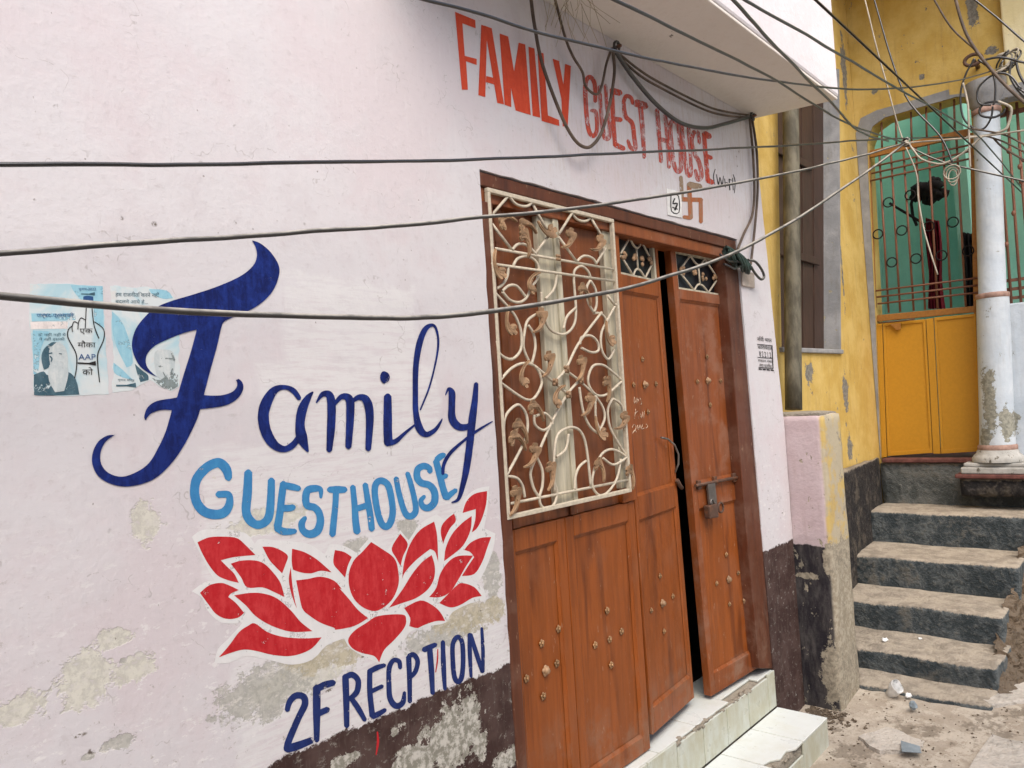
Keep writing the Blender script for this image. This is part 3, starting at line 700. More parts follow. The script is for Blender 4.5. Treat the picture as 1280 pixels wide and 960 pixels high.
MB().tube([P4.at(p, .014) for p in ((866, 607), (895, 601), (926, 595))], 0.0075).build('bolt_rod', M['rustiron'], d4)
for p in ((872, 606), (892, 601), (916, 597)):
    c = P4.at(p); mb = MB(); mb.hexa([c + P4.t * -.012 + Vector((0, 0, -.02)) + P4.n * .012, c + P4.t * .012 + Vector((0, 0, -.02)) + P4.n * .012, c + P4.t * .012 + Vector((0, 0, .02)) + P4.n * .012, c + P4.t * -.012 + Vector((0, 0, .02)) + P4.n * .012], -P4.n * 0.014)
    mb.build('bolt_bracket', M['rustiron'], d4, bevel=0.003)
mb = MB(); mb.hexa([P4.at(p, .02) for p in ((880, 604), (889, 602), (892, 630), (883, 632))], -P4.n * 0.012); mb.build('hasp', M['steel'], d4, bevel=0.002)
mb = MB(); mb.hexa([P4.at(p, .036) for p in ((877, 632), (889, 629), (890, 646), (879, 648))], -P4.n * 0.03); pad = mb.build('padlock', M['rustiron'], d4, bevel=0.005)
c = P4.at((885, 630), .022); MB().tube([c + P4.t * (0.014 * math.cos(a)) + Vector((0, 0, 0.022 * math.sin(a))) for a in frange(0, math.pi, 0.4)], 0.004).build('shackle', M['steel'], d4)
c = P4.at((896, 634), .02); MB().tube([c + P4.t * (0.02 * math.cos(a)) + Vector((0, 0, 0.022 * math.sin(a))) for a in frange(0, 2 * math.pi - .5, 0.5)], 0.005, closed=True).build('lock_ring', M['rustiron'], d4)

# -- ornamental grille over the left half
GP = Plane((0, 0.008), (1, 0.008)); ZA = Z(595, 225, 0.2188); ZB = Z(600, 430, 0.2395)
mb = MB(); gc = [(605, 235), (763, 273), (790, 614), (635, 650)]; G = [GP.at(p) for p in gc]
gx0, gx1, gz0, gz1 = (G[0].x + G[3].x) / 2, (G[1].x + G[2].x) / 2, (G[2].z + G[3].z) / 2, (G[0].z + G[1].z) / 2
for q in ((gx0, gx1, gz1 - .014, gz1), (gx0, gx1, gz0, gz0 + .014), (gx0, gx0 + .012, gz0 + .014, gz1 - .014), (gx1 - .012, gx1, gz0 + .014, gz1 - .014)):
    mb.box(q[0], q[1], 0.0, 0.016, q[2], q[3])
grille = mb.build('window_grille', M['creamiron'], house, bevel=0.002)
for x, z in ((gx0 + .006, gz1 - .1), (gx0 + .006, gz0 + .1), (gx1 - .006, gz1 - .1), (gx1 - .006, gz0 + .1), (gx0 + .006, (gz0 + gz1) / 2)):
    MB().box(x - .004, x + .004, 0.0165, 0.04, z - .01, z + .01).build('grille_bracket', M['creamiron'], grille)
bars_A = [[(75, 385), (785, 510)], [(80, 478), (790, 578)],
    [(90, 200), (183, 90)], [(183, 90), (220, 135), (265, 152), (300, 145), (318, 122)], [(318, 122), (420, 310)], [(420, 315), (340, 420)], [(90, 250), (205, 400)],
    [(205, 400), (230, 372), (265, 365), (305, 385), (340, 425)], [(470, 310), (548, 185)], [(548, 185), (575, 220), (610, 235), (640, 230), (655, 212)], [(655, 212), (745, 365)],
    [(740, 390), (685, 480)], [(470, 325), (570, 465)], [(575, 465), (600, 440), (630, 435), (665, 450), (685, 480)],
    [(215, 490), (240, 450), (290, 435), (335, 455), (360, 500), (355, 560), (320, 610)], [(185, 500), (180, 550), (150, 600), (100, 630)],
    [(150, 635), (185, 605), (230, 605), (270, 650), (280, 665)], [(150, 640), (190, 685), (240, 700), (280, 680), (310, 630)], [(100, 640), (200, 750), (235, 810), (255, 880), (250, 975), (195, 1025), (130, 990), (112, 920)],
    [(465, 530), (450, 620), (400, 680)], [(375, 640), (380, 740), (410, 830), (450, 870), (510, 880), (560, 830), (572, 740), (560, 560), (570, 510), (605, 492), (640, 520), (655, 555)],
    [(570, 730), (520, 780), (500, 850)], [(650, 575), (630, 620), (640, 700), (670, 755)], [(650, 575), (680, 630), (685, 710), (672, 755)],
    [(360, 760), (300, 800), (280, 870), (275, 960), (312, 1050)], [(300, 830), (330, 880), (340, 960), (320, 1050)], [(800, 710), (745, 810), (715, 880), (718, 970), (755, 1025), (790, 970)], [(750, 660), (795, 720)],
    [(590, 940), (600, 900), (650, 890), (690, 925), (695, 975), (655, 985), (600, 960)], [(675, 760), (720, 765), (750, 810), (760, 880)]]
bars_B = [[(150, 835), (780, 708)], [(105, 190), (160, 130), (220, 102), (285, 115), (320, 180), (315, 230), (280, 285), (240, 290), (180, 255), (105, 200)],
    [(285, 115), (385, 200), (460, 265)], [(632, -165), (510, 0), (445, 130), (385, 200)], [(440, 130), (520, 190), (600, 265)], [(520, 190), (455, 265), (375, 410), (300, 580)],
    [(740, 190), (690, 145), (640, 110), (590, 115), (565, 170), (570, 220), (605, 265), (650, 268), (690, 240), (740, 195)],
    [(120, 450), (130, 380), (170, 330), (205, 320), (240, 370), (245, 450), (215, 540), (135, 690)], [(290, 375), (335, 362), (370, 395), (375, 420)], [(285, 370), (290, 420), (330, 450), (370, 430)],
    [(295, 590), (265, 670), (280, 750), (310, 800)], [(295, 590), (325, 660), (325, 740), (310, 800), (320, 845), (355, 860), (390, 830), (400, 760), (370, 680)], [(140, 690), (190, 700), (220, 740), (232, 800)],
    [(385, 770), (383, 600), (400, 480), (450, 440), (500, 440), (535, 480), (555, 560), (575, 740)], [(465, 470), (450, 550), (400, 590)], [(555, 610), (520, 640), (500, 690), (495, 760)],
    [(600, 270), (640, 330), (650, 390), (620, 460)], [(600, 270), (600, 350), (605, 400), (620, 440)], [(515, 225), (535, 350), (570, 430), (610, 465)],
    [(695, 285), (670, 340), (680, 430), (720, 510), (765, 580)], [(695, 285), (740, 320), (755, 400), (755, 450)],
    [(765, 590), (720, 560), (680, 550), (640, 570), (610, 620), (590, 680), (585, 730), (600, 770), (630, 790), (670, 770), (715, 700), (735, 600)], [(640, 595), (690, 630), (740, 610), (770, 585)]]
k = 0
for zf, bars in ((ZA, bars_A), (ZB, bars_B)):
    for pl in bars:
        pp = smooth_line(pl, 6) if len(pl) > 2 else pl
        k += 1
        MB().tube([GP.at(zf(p), 0.0012 * (k % 5 - 2)) for p in pp], 0.0048, 7).build('grille_bar', M['creamiron'], grille)
LEAF = smooth_outline([(-1.7, -.62), (-1.0, -.85), (-.3, -.80), (.30, -.62), (.85, -.30), (1.0, .10), (.72, .34), (.78, .62), (.42, .86), (.22, .62), (-.02, .78), (-.26, .56), (-.20, .20), (.06, -.02), (-.12, -.26), (-.6, -.50), (-1.2, -.52), (-1.65, -.46)], 3, 100)
def cast_leaf(c, ang, sz=0.034, parent=None):
    """cast acanthus leaf: lobed plate with a raised, curling midrib"""
    mb = MB(); d = Vector((math.cos(ang), 0, math.sin(ang))); n = Vector((-d.z, 0, d.x))
    bend = lambda a, b: Vector((0, -.006 - .010 * max(0, a) ** 2 - .006 * b * b, 0))
    mb.poly([c + d * (a * sz) + n * (b * sz) + bend(a, b) for a, b in LEAF], (0, -1, 0), thick=.006)
    for L in ([(-1.6, -.54), (-.7, -.66), (.1, -.45), (.55, -.05), (.60, .35)], [(-.1, -.42), (.32, -.02), (.30, .45)], [(.1, .05), (.02, .35), (-.05, .58)]):
        mb.tube([c + d * (a * sz) + n * (b * sz) + bend(a, b) + Vector((0, -.001, 0)) for a, b in smooth_line(L, 3)], .0026, 5)
    mb.build('cast_leaf', M['bronze'], parent, fixn=True)
for zf, L in ((ZB, ((220, 175, 3.9), (345, 90, .7), (515, 110, .8), (650, 215, 1.2), (395, 285, 3.6), (555, 305, .5), (270, 340, 2.1), (190, 440, 1.9), (265, 570, .4), (355, 665, 1.0),
                    (608, 640, 1.7), (735, 395, .2), (170, 795, .8), (770, 675, 1.5), (622, 455, 4.9), (170, 500, 2.2))),
              (ZA, ((265, 270, 2.6), (265, 340, 1.5), (310, 600, 3.6), (355, 790, .6), (185, 830, 4.4), (120, 510, 4.6), (405, 290, 5.6), (755, 900, 4.7), (600, 640, 2.0), (520, 330, 0.4), (690, 360, 0.2), (150, 245, 3.0)))):
    for x, y, a in L: cast_leaf(GP.at(zf((x, y)), 0.004), a, 0.034, grille)
for x, y in ((385, 200), (445, 132), (520, 190), (455, 265)):
    c = GP.at(ZB((x, y)), 0.006); mb = MB()
    for a in range(4): mb.sphere(c + Vector((math.cos(a * 1.571 + .8), 0, math.sin(a * 1.571 + .8))) * .009, .007, 6, 4)
    mb.sphere(c + Vector((0, -.004, 0)), .007, 6, 4); mb.build('rosette', M['bronze'], grille)
c = GP.at(ZA((462, 445)), 0.006); mb = MB()
for a in range(4): mb.sphere(c + Vector((math.cos(a * 1.571 + .8), 0, math.sin(a * 1.571 + .8))) * .008, .006, 6, 4)
mb.build('rosette', M['bronze'], grille)

# ================================================================== TILED DOORSTEP
step = thing('tiled_doorstep', 'two-level white tiled doorstep with chipped edge below brown doors', 'doorstep', (2.7, 0, 0.0))
mb = MB(); rough_box(mb, 1.72, 3.52, 0.006, 0.25, -0.1, 0.300, 0.04, 0.002, 0.004); rough_box(mb, 1.2, 3.515, -0.226, 0.004, -0.1, 0.131, 0.04, 0.002, 0.004)
mb.build('core', M['mortar'], step)
def tile(x0, x1, y0, y1, z0, z1, m): MB().box(x0, x1, y0, y1, z0, z1).build('tile', m, step, bevel=0.0025)
g = 0.0022
xs = [3.527, 3.445, 3.235, 3.025, 2.815, 2.605, 2.395, 2.185, 1.975, 1.765]
for a, b in zip(xs[1:], xs): tile(a + g, b - g, -0.006, 0.004, 0.146, 0.299 if a > 2.4 and a < 3.3 else 0.312, M['tile'])
xs = [3.527, 3.36, 3.07, 2.78, 2.49, 2.20, 1.91, 1.72]
for i, (a, b) in enumerate(zip(xs[1:], xs)): tile(a + g, b - g, 0.006 if i not in (1, ) else 0.045, 0.24, 0.302, 0.311, M['tile_top'])
xs = [3.527, 3.234, 2.943, 2.652, 2.361, 2.07, 1.78, 1.49, 1.2]
for i, (a, b) in enumerate(zip(xs[1:], xs)):
    if i == 1:      # corner knocked off
        q = [(a + g, -0.008), (a + g, -0.185), (a + .05, -0.195), (a + .09, -0.222), (a + .17, -0.214), (a + .21, -0.238), (b - g, -0.238), (b - g, -0.008)]
        MB().poly([(x, y, 0.142) for x, y in q], (0, 0, 1), thick=0.009).build('tile', M['tile_top'], step, bevel=0.002)
    else: tile(a + g, b - g, -0.238, -0.008, 0.133, 0.142, M['tile_top'])
    if i != 1: tile(a + g, b - g, -0.2365, -0.2275, 0.0, 0.1315, M['tile'])
    else: tile(a + g, b - g, -0.2365, -0.2275, 0.0, 0.085, M['tile'])
# end of the lower step and crumbled nosing
for a, b in ((-0.226, -0.12), (-0.118, -0.004)): tile(3.5155, 3.5245, a, b, 0.0, 0.131, M['tile'])
mb = MB()
for i in range(46):
    x = random.uniform(2.60, 3.30); mb.sphere((x, random.uniform(-0.004, 0.012), 0.299 + random.uniform(-.004, .006)), random.uniform(.006, .017), 6, 4, (1.3, .8, .6))
for i in range(20):
    x = random.uniform(2.96, 3.15); mb.sphere((x, random.uniform(-0.236, -0.205), 0.128 + random.uniform(-.01, .004)), random.uniform(.006, .016), 6, 4, (1.2, .8, .7))
tag(mb.build('crumbled_mortar', M['mortar'], step), kind='stuff')

# ================================================================== PAINTED SIGNS ON THE WALL
def ribbon(mb, pts, zf, plane, off, per=7, closed=False):
    """brush stroke: (x, y, width) points -> flat ribbon of paint with round ends"""
    P = smooth_line([tuple(map(float, p)) for p in pts], per, closed)
    n = len(P); Lf = []; Rt = []
    for i, (x, y, w) in enumerate(P):
        a = P[(i - 1) % n] if (i or closed) else P[i]; b = P[(i + 1) % n] if (i < n - 1 or closed) else P[i]
        dx, dy = b[0] - a[0], b[1] - a[1]; d = math.hypot(dx, dy) or 1
        nx, ny = -dy / d, dx / d; w = max(w, 0.5) / 2 * (1 + 0.05 * mnoise.noise(Vector((x * .05, y * .05, off * 999))))
        Lf.append((x + nx * w, y + ny * w)); Rt.append((x - nx * w, y - ny * w))
    vs = []; fs = []; e = 0.00012
    for i in range(n):
        o = off + e * i / n
        vs += [plane.at(zf(Lf[i]), o), plane.at(zf(Rt[i]), o)]
    for i in range(n if closed else n - 1):
        j = (i + 1) % n; fs.append((2 * i, 2 * i + 1, 2 * j + 1, 2 * j))
    mb.add(vs, fs)
    if not closed:
        for i, sgn in ((0, -1), (n - 1, 1)):
            x, y, w = P[i]; a = P[max(0, i - 1)]; b = P[min(n - 1, i + 1)]
            an = math.atan2(b[1] - a[1], b[0] - a[0]) + (math.pi if sgn < 0 else 0)
            o = off + e * i / n; k = 6
            fan = [plane.at(zf((x + w * .5 * math.cos(an - math.pi / 2 + math.pi * q / k) * (0.75 if 0 < q < k else 1), y + w * .5 * math.sin(an - math.pi / 2 + math.pi * q / k) * (0.75 if 0 < q < k else 1))), o) for q in range(k + 1)]
            mb.add(fan, [tuple(range(k + 1))])
def face_lane(o, n=Vector((0, -1, 0))):
    me = o.data
    bm = bmesh.new(); bm.from_mesh(me)
    for f in bm.faces:
        f.normal_update()
        if f.normal.dot(n) < 0: f.normal_flip()
    bm.to_mesh(me); bm.free(); return o
def letter(parent, zf, strokes, mat, off, closed=(), name='letter', plane=WALL):
    mb = MB()
    for i, s_ in enumerate(strokes): ribbon(mb, s_, zf, plane, off + 0.00014 * i, closed=i in closed)
    return face_lane(mb.build(name, mat, parent, fixn=False), plane.n)
def shape(parent, zf, pts, mat, off, name='letter', per=0, closed=True, plane=WALL):
    P = smooth_outline(pts, per) if per else pts
    return MB().poly([plane.at(zf(p), off) for p in P], plane.n).build(name, mat, parent, fixn=False)
def sign(name, label, at): return thing(name, label, 'painted sign', PY(at) + Vector((0, -0.002, 0)))
O1 = 0.0008
# --- script "Family"
fam = sign('script_sign', 'navy blue script word Family brushed large on the pink wall', (370, 620))
z2 = Z(100, 280, 0.3751); z3 = Z(300, 380, 0.2812)
shape(fam, z2, [(572, 55), (600, 65), (635, 95), (662, 140), (660, 180), (640, 225), (605, 262), (560, 290), (515, 308), (480, 325), (470, 345), (455, 410), (430, 500), (412, 570),
    (440, 572), (475, 570), (505, 560), (520, 545), (523, 530), (518, 520), (528, 516), (540, 528), (543, 548), (530, 575), (500, 598), (460, 610), (400, 617), (385, 660), (350, 730),
    (310, 790), (260, 840), (210, 865), (150, 875), (100, 865), (60, 840), (40, 800), (42, 760), (60, 725), (90, 705), (115, 703), (85, 725), (68, 760), (70, 800), (95, 830), (140, 842),
    (190, 825), (230, 795), (260, 745), (285, 690), (305, 620), (270, 620), (235, 632), (217, 655), (213, 640), (225, 610), (255, 590), (300, 582), (322, 578), (345, 500), (370, 420),
    (388, 352), (340, 365), (290, 385), (250, 405), (225, 430), (218, 455), (225, 480), (250, 505), (270, 515), (235, 500), (200, 475), (178, 435), (172, 395), (185, 350), (215, 310),
    (250, 280), (300, 258), (360, 240), (430, 218), (490, 195), (540, 170), (575, 140), (588, 110), (585, 80)], M['navy'], 0.0014, per=4)
for st in ([[(262, 420, 20), (235, 385, 24), (195, 370, 20), (150, 385, 35), (115, 440, 48), (102, 500, 50), (115, 570, 48), (150, 625, 40), (195, 645, 28), (235, 625, 28), (262, 588, 25)],
            [(322, 392, 8), (300, 418, 28), (275, 470, 42), (265, 540, 42), (275, 600, 48), (300, 655, 10)]],
           [[(338, 438, 6), (365, 402, 22), (395, 405, 34), (405, 450, 38), (403, 550, 36), (395, 650, 26)], [(415, 450, 14), (450, 412, 24), (485, 425, 36), (488, 500, 36), (480, 635, 28)],
            [(490, 440, 14), (525, 415, 24), (560, 428, 36), (575, 500, 36), (568, 645, 26)]],
           [[(655, 410, 34), (655, 500, 38), (655, 560, 38), (658, 615, 40)], [(650, 618, 30), (690, 610, 22), (730, 575, 14), (778, 535, 9)], [(638, 312, 36), (642, 325, 44), (640, 340, 36)]],
           [[(800, 470, 7), (840, 370, 8), (870, 250, 8), (880, 170, 10), (870, 110, 11), (850, 94, 15), (820, 115, 24), (795, 180, 28), (780, 280, 26), (778, 400, 24), (780, 480, 26), (795, 550, 34), (825, 580, 26), (865, 560, 18), (890, 525, 10), (897, 510, 4)]],
           [[(912, 405, 4), (925, 378, 14), (940, 395, 30), (940, 450, 30), (942, 510, 34), (970, 545, 34), (1010, 545, 26), (1035, 520, 20)],
            [(1048, 355, 20), (1042, 430, 28), (1030, 520, 34), (1020, 620, 32), (1005, 730, 30), (990, 800, 24), (970, 865, 16), (940, 882, 6)], [(900, 755, 14), (905, 710, 16), (935, 660, 16), (990, 610, 12), (1050, 565, 12), (1120, 522, 5)]]):
    letter(fam, z3, st, M['navy'], O1 + 0.0007)
# --- GUESTHOUSE
gst = sign('block_sign', 'light blue word GUESTHOUSE painted in an arc above the lotus', (400, 670))
g1 = Z(230, 560, 0.140625); g2 = Z(400, 560, 0.140625)
for zf, st, cl in (
    (g1, [[(395, 270, 62), (375, 190, 85), (320, 135, 85), (260, 140, 85), (180, 190, 85), (110, 280, 85), (92, 390, 82), (115, 490, 85), (180, 565, 85), (270, 590, 85), (350, 575, 85), (395, 520, 75), (405, 450, 62), (385, 412, 60), (300, 413, 60)]], ()),
    (g1, [[(570, 215, 70), (562, 400, 80), (550, 550, 80), (575, 630, 80), (640, 680, 75), (710, 665, 75), (755, 600, 75), (770, 450, 70), (775, 285, 62)]], ()),
    (g1, [[(882, 315, 62), (865, 450, 65), (850, 580, 65), (830, 700, 70)], [(880, 330, 60), (960, 345, 60), (1020, 360, 50)], [(870, 535, 60), (930, 535, 60), (970, 525, 55)], [(820, 710, 60), (880, 740, 65), (950, 742, 55), (985, 738, 45)]], ()),
    (g1, [[(1215, 440, 25), (1210, 370, 50), (1150, 360, 65), (1095, 380, 65), (1080, 450, 65), (1095, 510, 65), (1160, 530, 65), (1200, 580, 65), (1210, 660, 70), (1180, 740, 75), (1110, 765, 70), (1055, 730, 60), (1045, 670, 60), (1075, 620, 40)]], ()),
    (g2, [[(80, 370, 55), (150, 370, 68), (222, 370, 55)], [(140, 390, 55), (135, 500, 55), (120, 650, 58), (108, 770, 58)]], ()),
    (g2, [[(290, 345, 50), (305, 500, 55), (315, 650, 62), (328, 745, 66)], [(400, 325, 50), (420, 450, 55), (445, 600, 58), (458, 722, 56)], [(320, 540, 55), (430, 505, 55)]], ()),
    (g2, [[(540, 290, 60), (600, 325, 60), (630, 430, 58), (645, 570, 58), (620, 670, 62), (580, 698, 62), (540, 660, 60), (505, 540, 58), (485, 400, 58), (495, 320, 58)]], (0,)),
    (g2, [[(675, 270, 48), (700, 400, 50), (740, 540, 55), (775, 600, 58), (820, 600, 58), (850, 550, 55), (835, 440, 50), (800, 300, 48), (775, 225, 42)]], ()),
    (g2, [[(975, 210, 50), (970, 178, 50), (920, 160, 60), (868, 190, 60), (862, 260, 62), (900, 310, 62), (970, 330, 62), (1015, 390, 65), (1015, 480, 65), (965, 530, 65), (915, 520, 55), (895, 470, 45), (925, 430, 35)]], ()),
    (g2, [[(1030, 115, 58), (1060, 230, 60), (1090, 350, 60), (1120, 440, 62)], [(1035, 105, 52), (1070, 75, 55), (1100, 60, 45)], [(1075, 265, 45), (1120, 245, 45)], [(1125, 440, 56), (1165, 405, 50), (1205, 375, 40)]], ())):
    letter(gst, zf, st, M['sky_paint'], O1, cl)
# --- lotus
lot = sign('lotus_mural', 'red lotus flower with white outlines painted on the pink wall', (430, 830))
l1 = Z(230, 640, 0.20833); l2 = Z(420, 600, 0.25); z4 = Z(220, 540, 0.4374)
shape(lot, z4, [(45, 300), (75, 280), (140, 278), (200, 290), (225, 320), (240, 305), (290, 310), (320, 312), (380, 320), (425, 350), (440, 320), (480, 325), (515, 345), (555, 300), (600, 345), (640, 280),
    (665, 310), (700, 260), (745, 235), (765, 250), (800, 225), (815, 230), (830, 185), (860, 162), (895, 155), (890, 220), (880, 275), (912, 290), (905, 340), (870, 420), (850, 425), (880, 450), (885, 480),
    (840, 490), (790, 515), (770, 545), (720, 555), (670, 570), (650, 600), (620, 640), (590, 665), (555, 650), (500, 620), (480, 590), (430, 610), (390, 650), (330, 665), (260, 650), (200, 640), (150, 660),
    (110, 660), (120, 620), (150, 590), (190, 545), (130, 545), (90, 510), (75, 475), (45, 455), (80, 430), (110, 425), (90, 390), (70, 350)], M['white_paint'], 0.0003, 'outline', per=3)
to2 = lambda L: [((230 + x * .20833 - 420) / .25, (640 + y * .20833 - 600) / .25) for x, y in L]
pet = [(l1, p) for p in (
    [(80, 182), (150, 152), (250, 148), (320, 158), (370, 200), (428, 258), (300, 270), (220, 290), (260, 330), (300, 370), (328, 425), (260, 408), (200, 380), (150, 320), (110, 250)],
    [(95, 485), (150, 440), (220, 425), (270, 440), (328, 468), (280, 490), (265, 510), (310, 545), (360, 605), (320, 635), (250, 640), (190, 610), (150, 560)],
    [(280, 310), (340, 292), (420, 290), (480, 310), (540, 370), (580, 430), (602, 510), (540, 480), (470, 452), (378, 452), (340, 390)],
    [(300, 500), (400, 485), (480, 490), (560, 520), (640, 590), (700, 660), (770, 715), (640, 718), (520, 680), (430, 625), (370, 560)],
    [(208, 872), (270, 800), (330, 720), (380, 685), (425, 668), (500, 720), (600, 750), (720, 758), (825, 752), (770, 815), (700, 850), (620, 865), (520, 855), (440, 835), (360, 825), (280, 845)],
    [(470, 208), (530, 210), (590, 235), (622, 265), (610, 310), (588, 368), (550, 330), (510, 285)],
    [(648, 220), (720, 240), (790, 280), (850, 330), (885, 362), (820, 352), (760, 368), (700, 362), (652, 345), (645, 290)],
    [(640, 330), (628, 400), (638, 470), (660, 540), (676, 578), (662, 520), (650, 440), (644, 380)])]
pet += [(l2, p) for p in (
    to2([(672, 410), (740, 402), (820, 388), (900, 412), (948, 465)]) + [(15, 540), (60, 590), (110, 650), (160, 690), (90, 730), (0, 748)] + to2([(900, 695), (820, 665), (750, 620), (710, 580), (690, 500)]),
    [(-6, 350), (40, 360), (78, 385), (58, 430), (45, 488), (15, 455), (-14, 415)],
    [(175, 310), (230, 345), (290, 390), (310, 450), (312, 520), (285, 590), (240, 635), (195, 655), (140, 640), (90, 595), (65, 530), (65, 460), (90, 400), (130, 360)],
    [(320, 268), (358, 320), (335, 380), (322, 430), (300, 390), (278, 340)],
    [(490, 208), (505, 280), (510, 410), (495, 360), (470, 345), (400, 400), (345, 460), (330, 495), (340, 410), (370, 320), (420, 250)],
    [(478, 375), (493, 430), (490, 490), (460, 545), (400, 590), (330, 615), (265, 638), (330, 550), (380, 470), (430, 410)],
    [(590, 168), (598, 205), (570, 240), (545, 290), (535, 320), (523, 265), (530, 225), (560, 190)],
    [(755, 55), (750, 120), (730, 190), (705, 240), (678, 262), (695, 200), (698, 145), (665, 155), (632, 165), (650, 110), (690, 70)],
    [(678, 180), (672, 250), (640, 320), (600, 360), (540, 405), (548, 340), (580, 270), (630, 215)],
    [(775, 285), (755, 340), (730, 410), (690, 470), (628, 480), (660, 430), (690, 385), (670, 360), (640, 350), (670, 315), (720, 290)],
    [(685, 378), (650, 430), (610, 500), (570, 560), (520, 585), (465, 585), (500, 540), (520, 470), (560, 410), (610, 380)],
    [(728, 580), (680, 590), (620, 625), (570, 637), (515, 615), (560, 570), (600, 530), (630, 515), (690, 535)],
    [(545, 705), (500, 705), (440, 725), (405, 740), (365, 730), (370, 690), (340, 640), (420, 602), (480, 625), (520, 660)],
    [(215, 912), (190, 880), (130, 865), (80, 840), (60, 800), (90, 755), (150, 715), (210, 680), (330, 672), (350, 700), (340, 740), (290, 800), (240, 850)])]
for zf, p in pet:
    # keep petal tips sharp: cubic only through shallow corners
    shape(lot, zf, p, M['red'], 0.0006, 'petal', per=4)
# --- 2F RECPTION
rec = sign('floor_sign', 'dark blue lettering 2F RECPTION slanting above the dark skirting', (480, 920))
rz = Z(345, 780, 0.2109)
for st, cl in (([[(65, 510, 30), (80, 460, 35), (115, 425, 38), (160, 430, 40), (170, 475, 40), (130, 560, 38), (75, 690, 40), (62, 740, 40)], [(62, 740, 48), (130, 720, 48), (212, 688, 38)]], ()),
    ([[(240, 375, 46), (240, 520, 45), (240, 690, 32)], [(240, 385, 40), (290, 360, 42), (340, 347, 36)], [(250, 530, 38), (305, 505, 34)]], ()),
    ([[(410, 310, 40), (415, 450, 38), (418, 605, 32)], [(410, 315, 34), (450, 300, 36), (485, 335, 34), (478, 400, 34), (440, 440, 30)], [(440, 435, 28), (480, 490, 34), (525, 568, 26)]], ()),
    ([[(555, 275, 32), (555, 400, 32), (570, 545, 36)], [(555, 280, 32), (600, 257, 32), (642, 244, 24)], [(560, 400, 28), (628, 368, 24)], [(572, 548, 34), (610, 530, 32), (645, 508, 24)]], ()),
    ([[(735, 260, 24), (728, 222, 28), (695, 215, 28), (670, 260, 30), (668, 350, 30), (675, 440, 34), (710, 485, 36), (750, 465, 32), (760, 405, 20)]], ()),
    ([[(785, 195, 32), (790, 320, 30), (792, 460, 26)], [(785, 190, 28), (815, 182, 30), (838, 220, 28), (825, 280, 28), (795, 315, 24)]], ()),
    ([[(875, 153, 32), (910, 137, 32), (945, 122, 26)], [(910, 150, 34), (920, 280, 34), (927, 410, 26)]], ()),
    ([[(988, 105, 26), (992, 250, 30), (1000, 385, 22)]], ()),
    ([[(1075, 76, 28), (1102, 110, 28), (1108, 220, 28), (1100, 310, 30), (1080, 342, 30), (1057, 315, 30), (1047, 220, 28), (1047, 120, 28)]], (0,)),
    ([[(1145, 60, 22), (1148, 180, 26), (1155, 312, 18)], [(1152, 62, 24), (1185, 170, 28), (1222, 282, 24)], [(1218, 25, 18), (1225, 150, 22), (1225, 282, 20)]], ())):
    letter(rec, rz, st, M['navy2'], O1, cl)
letter(rec, rz, [[(958, 150, 6), (955, 220, 9), (945, 285, 5)]], M['red'], O1, name='paint_drip'); letter(rec, rz, [[(600, 640, 8), (603, 700, 14), (592, 775, 6)]], M['red'], O1, name='paint_drip')
# --- FAMILY GUEST HOUSE (Wi-Fi)
top = sign('name_sign', 'orange red block lettering FAMILY GUEST HOUSE painted high above the door', (740, 170))
z6 = Z(540, 0, 0.2291); gh = Z(720, 80, 0.17706)
for P in ([(125, 65), (235, 110), (237, 155), (165, 128), (178, 305), (243, 322), (243, 355), (185, 335), (195, 490), (162, 490)],
          [(368, 183), (415, 200), (447, 390), (472, 233), (508, 243), (538, 628), (455, 603), (430, 480), (432, 585), (395, 572)],
          [(525, 255), (558, 265), (590, 642), (548, 632)], [(575, 280), (608, 292), (632, 630), (692, 655), (694, 688), (597, 660)],
          [(657, 320), (692, 333), (716, 460), (725, 348), (757, 360), (740, 690), (712, 690), (705, 540)]):
    shape(top, z6, P, M['orange'], O1)
mb = MB()
for i, P in enumerate(([(268, 135), (300, 147), (290, 530), (252, 520)], [(285, 140), (325, 155), (392, 570), (355, 562)], [(295, 415), (335, 425), (340, 462), (293, 448)])):
    mb.poly([WALL.at(z6(p), O1 + .00014 * i) for p in P], WALL.n)
mb.build('letter', M['orange'], top, fixn=False)
